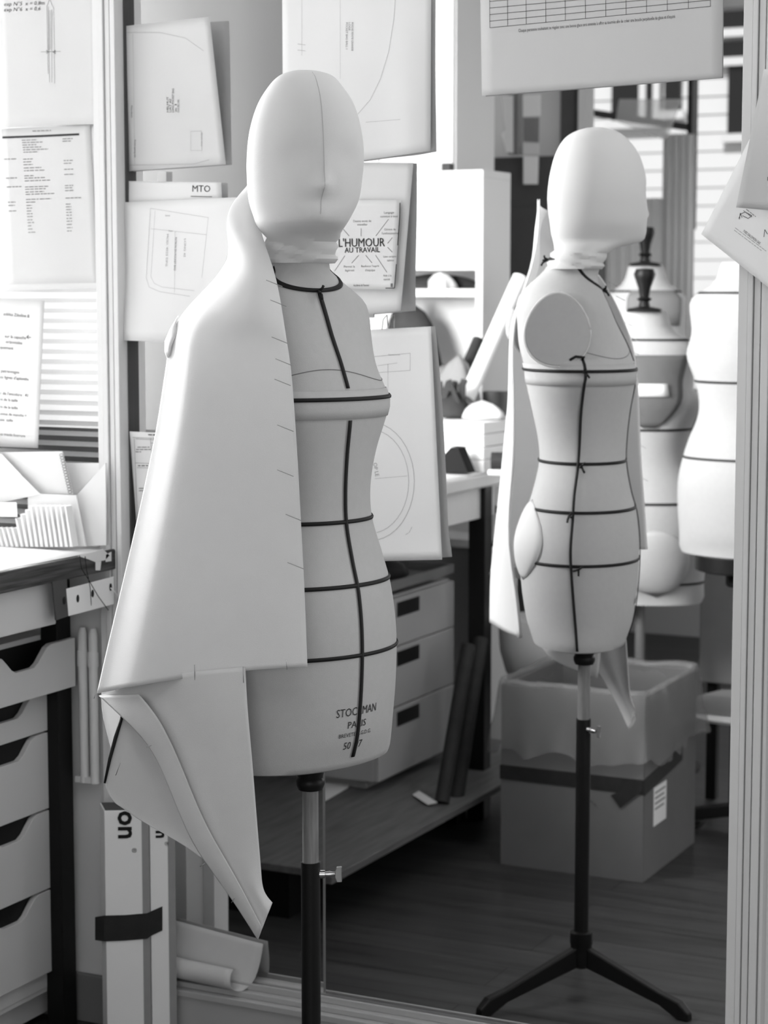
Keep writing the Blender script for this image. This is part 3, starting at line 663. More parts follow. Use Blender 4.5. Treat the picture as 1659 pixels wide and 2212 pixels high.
# ================================================================== long table along the left wall
XT, ZT = -.745, .972
tb = thing('work_table', 'long white-covered cutting table along the left wall, worn dark wooden edge', 'table', (-1.4, -1.0, 0))
obj('tabletop', MB().box(-2.08, XT, -2.22, -.022, ZT-.038, ZT), M['laminate'], tb, bevel=.006)
obj('table_edge', MB().box(XT-.004, XT+.006, -.78, -.020, ZT-.039, ZT+.0003), M['darkwood'], tb, bevel=.003)
obj('apron', MB().box(-.80, -.765, -2.18, -.19, ZT-.125, ZT-.038), M['laminate'], tb, bevel=.002)
obj('table_leg', MB().box(-.885, -.845, -.075, -.028, 0, ZT-.038), M['black'], tb, bevel=.002)
obj('table_leg', MB().box(-.80, -.75, -1.86, -1.81, 0, ZT-.038), M['black'], tb, bevel=.002)
obj('table_leg', MB().box(-2.05, -2.0, -1.89, -1.84, 0, ZT-.038), M['black'], tb, bevel=.002)
obj('low_shelf', MB().box(-1.60, -.645, -2.2, -.70, .122, .140), M['plank'], tb, bevel=.002)
obj('shelf_support', MB().box(-1.55, -.80, -1.80, -1.74, 0, .122).box(-1.55, -.80, -.80, -.74, 0, .122), M['black'], tb)
mb = MB().grid([[(lerp(-2.06, XT-.004, i/12)+(.004*math.sin(j*1.7) if i == 12 else 0), lerp(-2.20, -.06, j/24), ZT+.0012+.0008*math.sin(i*1.3+j)) for i in range(13)] for j in range(25)])
obj('table_paper', mb, M['paper'], None, smooth=180, solid=.0008, label='white paper spread over the long cutting table', cat='paper', recalc=False)
# torn paper and tape at the corner
mb = MB()
for q in ([(168, 1201), (222, 1186), (236, 1200), (226, 1210), (205, 1214), (190, 1208)], [(206, 1214), (218, 1212), (216, 1232), (206, 1232)], [(228, 1198), (240, 1192), (240, 1212), (228, 1214)]):
    c = [P(x, y2, x=XT+.008) for x, y2 in q]; mb.prism(c, (.0008, 0, 0))
obj('torn_paper', mb, M['paper'], tb)
# punched white strip under the edge, and dark cleat
ps = thing('punched_strip', 'white strip with four punched holes hanging under the table edge', 'strip', P(190, 1330, x=XT))
q = [(141, 1272), (244, 1245), (244, 1305), (146, 1331)]
obj('strip', MB().prism([P(x, y2, x=XT+.004) for x, y2 in q], (.003, 0, 0)), M['cardwhite'], ps, bevel=.001)
for x, y2 in ((139, 1297), (168, 1293), (200, 1282), (239, 1268)):
    c = P(x, y2, x=XT+.0073); pts = [c+Vector((0, .0045*math.cos(a*.5236), .0075*math.sin(a*.5236))) for a in range(12)]
    obj('hole', MB().prism(pts, (.0004, 0, 0)), M['black'], ps)
obj('cleat', MB().prism([P(x, y2, x=XT+.002) for x, y2 in ((110, 1256), (141, 1250), (146, 1331), (118, 1340))], (.004, 0, 0)), M['dusk'], ps, bevel=.001)
obj('thread', MB().tube([P(172, 1200, x=XT+.012), P(176, 1228, x=XT+.014), P(190, 1250, x=XT+.016), P(212, 1288, x=XT+.016), P(234, 1318, x=XT+.016)], .0008, 6), M['black'], None, smooth=180, label='longer black thread hanging over the punched strip', cat='thread')
obj('thread', MB().tube([P(184, 1202, x=XT+.012), P(187, 1230, x=XT+.014), P(195, 1270, x=XT+.015), P(197, 1308, x=XT+.015)], .0008, 6), M['black'], None, smooth=180, label='shorter black thread hanging beside the longer one at the table corner', cat='thread')
obj('cord', MB().tube([P(239, 1270, x=XT+.010), P(246, 1276, x=XT+.014), P(254, 1286, x=XT+.016), P(258, 1310, x=XT+.012)], .0012, 6), M['paper'], None, smooth=180, label='white cord looped out of the last punched hole', cat='cord')

# drawer unit beside the partition
dr = thing('drawer_unit', 'white drawer unit with scooped drawer fronts under the near end of the table', 'drawers', (-1.1, -.21, 0))
XF, Y0, Y1 = -.88, -.405, -.012
obj('carcass', MB().box(-1.42, XF-.006, Y0, Y1, .075, .80).box(-1.40, XF-.03, Y0+.01, Y1-.01, 0.02, .075).box(XF-.02, XF, Y1-.018, Y1, .075, .80).box(XF-.02, XF, Y0, Y0+.018, .075, .80).box(XF-.03, XF-.004, Y0, Y1, .085, .115), M['laminate'], dr, bevel=.001)
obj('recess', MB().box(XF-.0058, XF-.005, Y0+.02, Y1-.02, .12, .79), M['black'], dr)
def front(z0, z1, x, w=.012):
    yc = (Y0+Y1)/2+.01; hw, d = .085, .038
    pr = [(Y0+.021, z0), (Y1-.021, z0), (Y1-.021, z1)]
    for k in range(13):
        t = k/12; sm = .5-.5*math.cos(math.pi*min(1, t/.35)) if t < .5 else .5-.5*math.cos(math.pi*min(1, (1-t)/.35))
        pr.append((yc+hw-2*hw*t, z1-d*sm))
    pr.append((Y0+.021, z1))
    return MB().prism([(x, a, b2) for a, b2 in pr], (w, 0, 0))
for z0, z1, xo in ((.695, .792, .036), (.610, .690, -.004), (.453, .606, -.004), (.291, .449, -.004), (.120, .287, -.004)):
    d = obj('drawer', front(z0, z1, XF+xo), M['laminate'], dr, bevel=.001)
obj('drawer_box', MB().box(-1.3, XF+.036, Y0+.03, Y1-.03, .70, .74), M['laminate'], dr)

# things on the table by the partition
fb = thing('file_holder', 'white magazine file with a sloping side, at the table corner by the post', 'file holder', (-.82, -.05, ZT))
def quadpts(pts, x=None, y=None): return [P(a, b2, x=x, y=y) for a, b2 in pts]
obj('side_panel', MB().prism(quadpts([(228, 1000), (229, 1178), (187, 1180), (166, 1070)], y=-.045), (0, .003, 0)), M['cardwhite'], fb)
obj('front_panel', MB().prism(quadpts([(62, 1066), (166, 1070), (187, 1180), (62, 1182)], y=-.062), (0, -.003, 0)), M['cardwhite'], fb)
obj('back_panel', MB().prism(quadpts([(140, 1000), (228, 1000), (228, 1100), (150, 1090)], y=-.022), (0, -.002, 0)), M['cardwhite'], fb)
nb = thing('spiral_notebook', 'open spiral notebook page leaning above the file holder', 'notebook', P(110, 1070, y=-.05))
obj('page', MB().prism(quadpts([(-60, 978), (134, 975), (157, 1068), (80, 1070), (40, 1020)], y=-.052), (0, .003, 0)), M['paper'], nb)
mb = MB()
for k in range(14):
    t = (k+.5)/14; x, y2 = lerp(132, 152, t), lerp(980, 1066, t)
    mb.tube([P(x+4*math.cos(a), y2+3*math.sin(a), y=-.056) for a in [i*.7 for i in range(10)]], .0007, 5)
obj('spiral', mb, M['midgrey'], nb, smooth=180)
obj('paper_sheet', MB().grid([quadpts([(-80, 960), (4, 981)], y=-.060), quadpts([(-80, 1040), (50, 1030)], y=-.064), quadpts([(-80, 1102), (88, 1068)], y=-.068)]), M['paper'], None, solid=.0005, label='blank white sheet fallen across the spiral notebook', cat='paper', recalc=False)
obj('white_box', MB().hexa(quadpts([(-40, 1085), (36, 1085), (38, 1117), (-40, 1115)], y=-.10), quadpts([(-40, 1085), (36, 1085), (38, 1117), (-40, 1115)], y=-.085)), M['cardwhite'], None, label='small white carton lying in front of the fallen sheet', cat='box', bevel=.001)
for k in range(17):
    x = -8+k*10.6; top = 1138-max(0, k-5)*0 if k < 6 else 1090+max(0, 9-k)*9
    y = -.074-.002*(k % 2)
    q = [(x-8 if k < 6 else x-10, top), (x-4 if k < 6 else x-6, top+2), (x+8, 1179), (x+2, 1179)]
    a = quadpts(q, y=y); d = Vector((-.004, -.018, 0))
    obj('paper_folder', MB().hexa(a, [p+Vector((.0, -.020, .0)) for p in a]), M['cardwhite'], None, label='thin white folder standing in the row before the file holder', cat='folder', group='white folders standing on the table')

# radiator pipe on the white wall under the table
rp = thing('radiator', 'end of a white column radiator below the partition window', 'radiator', (-.80, -.03, .3))
for x in (-.822, -.797):
    obj('column', MB().tube([(x, -.022, .50), (x, -.022, .80), (x, -.022, .812)], [.0095, .0095, .006], 14).tube([(x, -.022, .735), (x, -.022, .765)], .0115, 14), M['white'], rp, smooth=40)
obj('bracket', MB().box(-.84, -.80, -.03, 0, .50, .512), M['white'], rp)

# ================================================================== the two long cartons
def carton(name, label, pxs, ys, depth, z1, txt, u0):
    # plan corners: front left, front right, back right, back left
    a, b2 = [Vector((P(x, 1900, y=e).x, e, 0)) for x, e in zip(pxs, ys)]
    dv = Vector((-.66, .75, 0))*depth; c, d = b2+dv, a+dv
    t = thing(name, label, 'box', (a+c)/2)
    obj('body', MB().prism([a, b2, c, d], (0, 0, z1)), M['cardwhite'], t, bevel=.0015)
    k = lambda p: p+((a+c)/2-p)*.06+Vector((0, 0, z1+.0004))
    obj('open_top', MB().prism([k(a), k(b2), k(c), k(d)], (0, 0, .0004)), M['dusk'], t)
    r_ = (b2-a).normalized(); n = Vector((r_.y, -r_.x, 0)); ln = (b2-a).length
    obj('edge', MB().prism([b2-r_*.013+n*.0005, b2+n*.0005, b2+r_*.0008, b2-r_*.013], (0, 0, z1-.001)), M['cardgrey'], t)
    mb = MB()
    for ch, zt, h, du in txt:                            # turned a quarter clockwise: reads downwards
        vs, fs, w = glyphs(ch)
        for ox, oz in (((0, 0), (.0011, -.0011), (-.0011, .0011), (.0011, .0011), (-.0011, -.0011)) if h > .012 else ((0, 0),)):
            mb.add([a+r_*(u0+du+vy*h+ox)+n*(.0012+.0001*(ox > 0)+.0002*(oz > 0))+Vector((0, 0, zt-vx*h+oz)) for vx, vy in vs], fs)
    obj('lettering', mb, M['black'], t, recalc=False)
    return a, b2, n
zc_ = lambda px, py, yy: P(px, py, y=yy).z
c1 = carton('long_carton', 'larger tall white carton with bold rotated lettering, bound with dark tape', (227, 322), (-.152, -.110), .066, zc_(227, 1752, -.152), [('on', zc_(270, 1750, -.13), .0370, 0), ('®', zc_(290, 1832, -.125), .0085, .025)], .027)
c2 = carton('long_carton', 'slimmer tall white carton taped to the right of the larger one', (325, 378), (-.107, -.083), .030, zc_(325, 1772, -.107), [('n', zc_(350, 1793, -.095), .0220, 0), ('®', zc_(366, 1818, -.09), .0075, .016)], .012)
mb = MB(); o = c1[2]*.0024
tp = [(206, 1980, 2030, -.100), (226, 1977, 2033, -.153), (270, 1976, 2031, -.1335), (318, 1972, 2027, -.112), (326, 1968, 2021, -.107), (351, 1957, 2009, -.0955)]
mb.grid([[P(x, ya, y=e)+o for x, ya, yb, e in tp], [P(x, yb, y=e)+o for x, ya, yb, e in tp]])
obj('cloth_tape', mb, M['tapegrey'], None, solid=.0008, label='wide dark cloth tape wrapped round the two tall cartons', cat='tape', recalc=False)
# curled sheet on the rail
rows = []
for k, (yy, zz) in enumerate([(.010, .262), (.005, .230), (-.001, .200), (-.008, .168), (-.016, .146), (-.030, .134), (-.045, .140), (-.054, .158), (-.053, .180), (-.043, .194), (-.030, .197), (-.020, .188)]):
    x1 = [-.433, -.434, -.436, -.440, -.448, -.458, -.466, -.470, -.471, -.474, -.476, -.478][k]; q = [.0, .0, -.002, -.004, -.004, -.002, 0, 0, 0, 0, 0, 0][k]
    rows.append([(lerp(-.64, x1, i/5), yy-.002*i/5, .128+(zz-.134)*.68+(.012 if k < 4 else .004)*(1-i/5)*1.6) for i in range(6)])
rl = thing('curled_sheet', 'half-rolled sheet lying on the mirror rail right of the cartons', 'paper', (-.53, -.06, .13))
obj('sheet', MB().grid(rows), M['shaded'], rl, smooth=180, solid=.0006, sub=1, recalc=False)

# ================================================================== what only the mirror shows (laid out behind the glass, built in front of it)
MIR = True
def V(px, py, **k): return P(px, py, **k)
# drawer unit with cut-out grips on the low shelf
t = thing('drawer_unit', 'pale drawer unit with rectangular cut-out grips on the low shelf', 'drawers', (-1.1, 1.69, .14))
obj('carcass', MB().box(-1.35, -.915, 1.45, 1.935, .168, .655).box(-1.30, -.95, 1.48, 1.90, .14, .168), M['greylaminate'], t, bevel=.002)
for z0, z1 in ((.520, .650), (.355, .516), (.170, .351)):
    d = obj('drawer', MB().box(-.915, -.898, 1.452, 1.933, z0, z1), M['greylaminate'], t, bevel=.002)
    obj('grip', MB().box(-.8985, -.8965, 1.560, 1.700, z1-.052, z1-.012), M['black'], d, bevel=.0006)
mb = MB().box(-1.34, -.90, 1.45, 1.935, .672, .678).box(-1.34, -1.332, 1.45, 1.935, .678, .70).box(-.908, -.90, 1.45, 1.935, .678, .698).box(-1.34, -.90, 1.927, 1.935, .678, .698).box(-1.34, -.90, 1.45, 1.458, .678, .698)
obj('tray', mb, M['midgrey'], None, label='shallow grey tray on top of the pale drawer unit', cat='tray', bevel=.001)
obj('dark_fabric', MB().loft([[(-1.12+r*.16*math.cos(a*.524), 1.75+r*.12*math.sin(a*.524), .68+h) for a in range(12)] for r, h in ((1, 0), (.9, .03), (.6, .055), (.1, .065))]), M['charcoal'], None, smooth=180, label='dark folded fabric lying in the shallow tray', cat='fabric')
# shelf unit and tall cabinet beyond the table
sx0, sx1, sy0, sy1, sz = -1.52, -.975, 2.30, 2.51, 1.825
sh = thing('shelf_unit', 'open white shelf unit standing past the end of the table', 'shelf', ((sx0+sx1)/2, 2.4, 0))
obj('side_panel', MB().box(sx1-.022, sx1, sy0, sy1, 0, sz-.0225), M['cabinetwhite'], sh)
obj('side_panel', MB().box(sx0, sx0+.022, sy0, sy1, 0, sz-.0225), M['cabinetwhite'], sh)
obj('back_panel', MB().box(sx0+.0225, sx1-.0225, sy1-.012, sy1, 0, sz-.0225), M['cabinetwhite'], sh)
for z in (1.475, 1.10, .72, .2): obj('shelf_board', MB().box(sx0+.02, sx1-.02, sy0, sy1-.012, z-.024, z), M['cabinetwhite'], sh)
obj('top_board', MB().box(sx0, sx1, sy0, sy1, sz-.022, sz), M['cabinetwhite'], sh)
obj('front_panel', MB().box(sx0+.02, sx1-.02, sy0+.03, sy0+.045, 1.53, sz-.022), M['cabinetwhite'], sh)
cab = thing('tall_cabinet', 'tall plain white cabinet rising behind the shelf unit', 'cabinet', (-1.6, 2.72, 0))
obj('body', MB().box(-1.70, -1.18, 2.56, 2.86, 0, 2.7), M['cabinetwhite'], cab)
obj('door', MB().box(-1.695, -1.443, 2.545, 2.56, .05, 2.68).box(-1.437, -1.185, 2.545, 2.56, .05, 2.68), M['cabinetwhite'], cab)
obj('black_clip', MB().box(-1.125, -1.095, 2.33, 2.36, sz, sz+.024), M['black'], None, bevel=.003, label='small black bulldog clip on top of the shelf unit', cat='clip')
def heap(name, label, cat, c, r, h, m, seed, n=16):
    random.seed(seed); rings = []
    ph = [random.uniform(0, 6.3) for _ in range(4)]
    for k in range(7):
        t = k/6; q = math.cos(t*1.5)**.6 if t < 1 else .05
        rings.append([(c[0]+r[0]*q*(1+.22*math.sin(3*a*6.2832/n+ph[0])+.12*math.sin(5*a*6.2832/n+ph[1]+t*3))*math.cos(a*6.2832/n), c[1]+r[1]*q*(1+.2*math.sin(2*a*6.2832/n+ph[2]+t*2))*math.sin(a*6.2832/n), c[2]+h*t+.02*h*math.sin(a+ph[3])*(1 if k else 0)) for a in range(n)])
    return obj(name, MB().loft(rings), m, None, smooth=180, label=label, cat=cat)
heap('dark_fabric', 'black cloth bundle on the upper board of the shelf unit', 'fabric', (-1.19, 2.40, 1.475), (.14, .07), .045, M['charcoal'], 1)
heap('white_cloth', 'crumpled white cloth in front of the black bundle on the shelf unit', 'fabric', (-1.13, 2.335, 1.475), (.045, .03), .05, M['toile'], 2)
heap('fur_piece', 'dark fur piece hanging below the upper shelf board', 'fur', (-1.25, 2.36, 1.24), (.10, .05), .20, M['charcoal'], 3)
heap('plastic_bag', 'grey translucent plastic bag in the lower bay of the shelf unit', 'bag', (-1.16, 2.36, 1.10), (.13, .05), .15, M['midgrey'], 4)
# rolls leaning on the shelf
obj('paper_roll', MB().tube([V(1008, 862, y=2.02), V(1125, 600, y=2.24)], .0235, 20), M['paper'], None, smooth=50, label='white paper roll leaning steeply against the shelf unit', cat='roll')
obj('dark_tube', MB().tube([V(985, 850, y=2.1), V(1034, 735, y=2.24)], .018, 14), M['charcoal'], None, smooth=50, label='short black tube leaning left of the white paper roll', cat='tube')
# clutter on the far end of the table
def vx(px, y): return V(px, 950, y=y).x
for k in range(4):
    a, b2 = vx(948+3*k, 1.95), vx(1092-4*k, 1.95); z0 = ZT+.003+.034*k
    obj('paper_pad', MB().hexa([(a, 1.82+.01*k, z0), (b2, 1.80+.012*k, z0), (b2+.01, 2.14, z0), (a+.02, 2.15, z0)], [(a, 1.82+.01*k, z0+.032), (b2, 1.80+.012*k, z0+.032), (b2+.01, 2.14, z0+.032), (a+.02, 2.15, z0+.032)]), M['paper'], None, bevel=.002, label=('lowest', 'second', 'third', 'topmost')[k]+' pad in the stack of white paper at the far table end', cat='paper pad', group='paper pads on the table end')
ZP = ZT+.14
def sticks(c, n, seed):                               # stiff dark cuttings standing out of a bundle
    random.seed(seed); mb = MB()
    for _ in range(n):
        a = Vector((c[0]+random.uniform(-.05, .05), c[1]+random.uniform(-.03, .03), c[2]+.03)); d = Vector((random.uniform(-.5, .5), random.uniform(-.3, .3), 1)).normalized()
        mb.beam(a, a+d*random.uniform(.05, .085), random.uniform(.008, .02), .004, (0, 1, 0))
    return mb
b_ = heap('scrap_bundle', 'dark scrap bundle on top of the stacked paper pads', 'fabric', (vx(975, 1.98), 1.98, ZP), (.065, .05), .075, M['charcoal'], 5)
obj('cuttings', sticks((vx(975, 1.98), 1.98, ZP), 9, 3), M['charcoal'], b_)
heap('plastic_bag', 'grey plastic bag rising behind the dark scrap bundle', 'bag', (vx(990, 2.12), 2.12, ZP), (.07, .03), .17, M['midgrey'], 6)
heap('white_cloth', 'pale cloth heap right of the dark scrap bundle', 'fabric', (vx(1042, 1.96), 1.96, ZP), (.055, .04), .050, M['shaded'], 7)
obj('dark_case', MB().box(vx(1050, 2.2), vx(1125, 2.2), 2.17, 2.21, ZP-.01, ZP+.065), M['dusk'], None, bevel=.004, label='dark grey case standing behind the pale cloth heap', cat='case')
t = thing('tape_dispenser', 'dark tape dispenser lying in front of the paper pads', 'dispenser', (vx(1080, 1.77), 1.77, ZT+.003))
obj('body', MB().box(vx(1066, 1.77), vx(1100, 1.77), 1.73, 1.79, ZT+.003, ZT+.018), M['white'], t, bevel=.004)
obj('roll', MB().tube([(vx(1064, 1.76), 1.755, ZT+.040), (vx(1086, 1.76), 1.765, ZT+.040)], .024, 20).tube([(vx(1086, 1.76), 1.765, ZT+.043), (vx(1112, 1.76), 1.775, ZT+.045)], .008, 10), M['charcoal'], t, smooth=40)
obj('black_wedge', MB().prism([V(957, 1022, y=1.72), V(1012, 1022, y=1.72), V(990, 968, y=1.72), V(975, 966, y=1.72), V(957, 985, y=1.72)], (0, .05, 0)), M['blackcloth'], None, label='black wedge-shaped weight standing before the paper pads', cat='weight')
# printed panel hanging on the table end, bin and boards below
t = thing('fabric_print', 'hanging printed panel with dark leaf shapes at the table end', 'panel', (-.74, 1.93, .66))
obj('panel', MB().box(-.80, -.70, 1.915, 1.921, .63, .925), M['white'], t)
mb = MB()
for c, ln, a in (((-.765, .86), .05, .8), ((-.735, .82), .06, 1.2), ((-.76, .77), .05, .7), ((-.73, .72), .05, 1.0), ((-.77, .69), .03, .5)):
    d = Vector((math.cos(a), 0, math.sin(a))); n = Vector((-d.z, 0, d.x)); o = Vector((c[0], 1.9142, c[1]))
    mb.add([o-d*ln/2, o+n*.012, o+d*ln/2, o-n*.010], [(0, 1, 2, 3)])
obj('leaf_print', mb, M['charcoal'], t, recalc=False)
obj('light_bin', MB().loft([[(-.66+r*.115*math.cos(a*.3927), 1.98+r*.10*math.sin(a*.3927), z) for a in range(16)] for r, z in ((.55, .36), (.8, .40), (.95, .46), (1, .55), (.98, .555))]), M['laminate'], None, smooth=40, label='pale rounded bin hanging behind the hem of the cape', cat='bin')
for k, (a, b2) in enumerate((((955, 1735), (1012, 1395)), ((985, 1740), (1040, 1380)))):
    obj('dark_roll', MB().tube([V(a[0], a[1], x=-.70), V(b2[0], b2[1], x=-.74)], .020, 12), M['charcoal'], None, smooth=50, label=('dark fabric roll leaning by the pale drawer unit', 'second dark fabric roll, just right of the first')[k], cat='roll', group='dark rolls under the table')
obj('paper_scrap', MB().grid([[V(x, y2, z=.146) for x, y2 in ((892, 1716), (925, 1738))], [V(x, y2, z=.150) for x, y2 in ((906, 1708), (946, 1733))]]), M['paper'], None, solid=.0006, label='pale paper scrap at the foot of the dark rolls', cat='paper', recalc=False)
obj('white_sheet', MB().grid([[V(x, y2, z=.146) for x, y2 in ((695, 1735), (752, 1702))], [V(x, y2, z=.146) for x, y2 in ((700, 1690), (757, 1690))]]), M['paper'], None, solid=.0006, label='pale sheet lying on the low shelf behind the pole', cat='paper', recalc=False)
# open carton with a plastic liner
bx0, bx1, by0, by1, bz = -.535, -.150, 1.425, 1.845, .47
cb = thing('cardboard_box', 'open cardboard box fitted with a plastic bag and girdled with dark tape', 'box', (-.34, 1.63, 0))
w = .006
obj('walls', MB().box(bx0, bx1, by0, by0+w, 0, bz).box(bx0, bx1, by1-w, by1, 0, bz).box(bx0, bx0+w, by0, by1, 0, bz).box(bx1-w, bx1, by0, by1, 0, bz).box(bx0, bx1, by0, by1, 0, w), M['cardboard'], cb, bevel=.001)
mb = MB()
mb.box(bx0-.002, bx1+.002, by0-.003, by0-.001, .225, .262)
mb.hexa([(bx1+.001, by0-.002, .222), (bx1+.001, by1-.12, .252), (bx1+.001, by1-.12, .29), (bx1+.001, by0-.002, .262)], [(bx1+.003, by0-.003, .222), (bx1+.003, by1-.12, .252), (bx1+.003, by1-.12, .29), (bx1+.003, by0-.003, .262)])
obj('girdle_tape', mb, M['tapegrey'], cb)
obj('tape_tab', MB().add([(bx1-.085, by0-.004, .215), (bx1-.06, by0-.004, .185), (bx1-.002, by0-.004, .235), (bx1-.002, by0-.004, .262)], [(0, 1, 2, 3)]), M['tapegrey'], cb, solid=.0008, recalc=False)
lb = obj('shipping_label', MB().box(bx1+.0005, bx1+.0012, 1.50, 1.60, .125, .225), M['paper'], cb)
mb = MB()
for k in range(4): mb.box(bx1+.0012, bx1+.0018, 1.51, 1.59-.01*(k % 2), .208-.014*k, .212-.014*k)
obj('label_lines', mb, M['inkgrey'], lb)
mb = MB()
vs, fs, ww = glyphs('BAY')
mb.add([(-.30+(vx*.8-vy*.6)*.018*.9, by0-.0035, .20-(vx*.6-vy*.8)*.016) for vx, vy in vs], fs)
obj('box_print', mb, M['charcoal'], cb, recalc=False)
# liner: folded out over the rim, crumpled
random.seed(21); rings = []
cx, cyy = (bx0+bx1)/2, (by0+by1)/2
def rect_ring(e, z, jit, n=15):
    pts = []; x0, x1, y0, y1 = bx0-e, bx1+e, by0-e, by1+e
    for a, b2 in (((x0, y0), (x1, y0)), ((x1, y0), (x1, y1)), ((x1, y1), (x0, y1)), ((x0, y1), (x0, y0))):
        for i in range(n): t = i/n; pts.append(Vector((lerp(a[0], b2[0], t)+random.uniform(-jit, jit), lerp(a[1], b2[1], t)+random.uniform(-jit, jit), z+random.uniform(-jit, jit)*1.2)))
    return pts
rings = [rect_ring(-.03, .10, .004), rect_ring(-.012, .30, .006), rect_ring(-.008, .46, .004), rect_ring(0, .492, .004), rect_ring(.010, .485, .005), rect_ring(.016, .42, .011), rect_ring(.022, .36, .013), rect_ring(.028, .30, .018)]
obj('plastic_liner', MB().loft(rings, cap=False), M['film'], None, smooth=180, sub=1, label='crumpled translucent plastic bag folded over the rim of the box', cat='bag', recalc=False)

# other dress forms
BUST = [(0.752, -0.006, 0.150, 0.100, 38)]+[(z, c*.4-.004, w, b2, 38) for z, c, w, b2, ph in BODY[1:]]
def far_form(label, ax, psi, k, z0, neck=1.53, cap='handle', base=True, m='canvas', lining=False, tapes=(1.117, 1.018, .913), kw=1.0):
    F = Form((ax[0], ax[1], 0), BUST, psi, k, z0, kw)
    t = thing('dress_form', label, 'dress form', (ax[0], ax[1], 0))
    rg = F.rings(.752, 1.49, 44, 40)
    c = Vector((ax[0], ax[1], 0)); zb = rg[0][0].z; zt = F.S(1.49, 0).z
    top = [[c+(p-c).xy.to_3d()*q+Vector((0, 0, zt+dz)) for p in rg[-1]] for q, dz in ((.82, .02), (.72, .05), (.66, .062))]
    obj('torso', MB().loft(rg+top), M[m], t, smooth=50)
    for z in tapes:
        rows = [[F.S(z-.003, a, .0015), F.S(z+.003, a, .0015)] for a in range(0, 361, 8)]
        obj('style_tape', MB().grid(rows), M['tape'], t, smooth=180, solid=.001)
    rows = [[F.S(1.472-.002, a, .002), F.S(1.472+.003, a, .002)] for a in range(0, 361, 8)]
    obj('neck_tape', MB().grid(rows), M['tape'], t, smooth=180, solid=.001)
    if cap == 'handle':
        zc2 = zt+.062
        obj('neck_knob', MB().lathe(ax, [(.050, zc2-.004), (.046, zc2+.004), (.016, zc2+.010), (.013, zc2+.024), (.021, zc2+.030), (.013, zc2+.036), (.017, zc2+.06), (.027, zc2+.088), (.030, zc2+.098), (.024, zc2+.112), (.004, zc2+.114)], 20), M['black'], t, smooth=40)
    obj('pole', MB().tube([(ax[0], ax[1], .06), (ax[0], ax[1], zb+.02)], .014, 14), M['midgrey'], t, smooth=40)
    if base:
        obj('base', MB().lathe(ax, [(.19, 0), (.19, .012), (.06, .03), (.02, .07)], 24), M['black'], t, smooth=40)
    return t, F, zb
tB, FB, zB = far_form('dress form with a dark back panel and black turned knob, behind the cardboard box', (V(1384, 1290, y=2.02).x, 2.02), 12, 1.0, -.135, kw=1.12, tapes=(1.23, 1.03, .925, .81))
# dark open back with pale strap label, and padded seat
rows = []
for k in range(13):
    t2 = k/12; z = 1.237+.195*t2; hw = 38*math.sqrt(max(.04, 1-(1-t2)**2.2*.96))
    rows.append([FB.S(z, 18+hw*(i/8-.5)*2-6*(1-t2), .004) for i in range(9)])
obj('back_lining', MB().grid(rows), M['lining'], tB, smooth=180, solid=.001)
obj('cloth_strip', MB().grid([[FB.S(z, a, .010) for a in range(-24, 31, 6)] for z in (1.322, 1.356)]), M['paper'], tB, smooth=180, solid=.001)
mb = MB(); rings = []
for i in range(11):
    t2 = i/10; z = .775+.19*t2; hg = math.sin(math.pi*t2)**.6
    rings.append([FB.S(z, 18+34*hg*math.cos(2*math.pi*k/18), .002+.016*hg*max(-.1, math.sin(2*math.pi*k/18))) for k in range(18)])
obj('seat_pad', mb.loft(rings), M['canvas'], tB, smooth=180)
tA, FA, zA = far_form('taller dress form with black turned knob, standing behind the one with the dark back', (V(1394, 600, y=2.62).x, 2.62), 12, 1.0, -.005)
obj('grey_bodice', MB().grid([[FA.S(z, a, .004) for a in range(-20, 66, 8)] for z in (1.37, 1.41, 1.45, 1.475)]), M['midgrey'], tA, smooth=180, solid=.001)
cxv = V(1600, 1100, y=1.80).x
tC, FC, zC = far_form('pale dress form cut by the right post, seen in the mirror on a black stand', (cxv, 1.80), 170, .935, .040, cap='none', base=False, kw=1.13, tapes=(1.23, 1.02))
obj('stand_plate', MB().lathe((cxv, 1.80), [(.10, zC-.045), (.115, zC-.04), (.115, zC-.002), (.10, zC)], 24).lathe((cxv, 1.80), [(.03, zC-.085), (.035, zC-.08), (.035, zC-.045)], 20), M['black'], tC, smooth=40)
# cupboard, stool and bits at the right of the mirror image
ch = thing('grey_chest', 'plain grey chest standing behind the pale dress form', 'chest', (-.1, 2.5, 0))
x0, x1 = V(1512, 1300, y=2.3).x, V(1512, 1300, y=2.3).x+.5
obj('body', MB().box(x0, x1, 2.3, 2.7, V(1520, 1474, y=2.3).z, V(1520, 1215, y=2.3).z), M['midgrey'], ch, bevel=.004)
for dx in (.02, .46): obj('leg', MB().box(x0+dx, x0+dx+.03, 2.32, 2.35, 0, V(1520, 1474, y=2.3).z), M['black'], ch)
zs = V(1520, 1530, y=2.05).z
sc0 = V(1590, 1530, y=2.05).x
stl = thing('stool', 'low white-topped stool with papers, half hidden by the right post', 'stool', (sc0, 2.05, 0))
obj('seat', MB().lathe((sc0, 2.05), [(.02, zs-.012), (.13, zs-.012), (.135, zs-.004), (.13, zs)], 28), M['white'], stl, smooth=40)
obj('pole', MB().tube([(sc0, 2.05, .04), (sc0, 2.05, zs-.01)], .015, 12), M['black'], stl, smooth=40)
for a in (200, 320, 80): obj('foot', MB().beam((sc0, 2.05, .05), (sc0+.22*math.cos(math.radians(a)), 2.05+.22*math.sin(math.radians(a)), .02), .03, .035), M['black'], stl, bevel=.004)
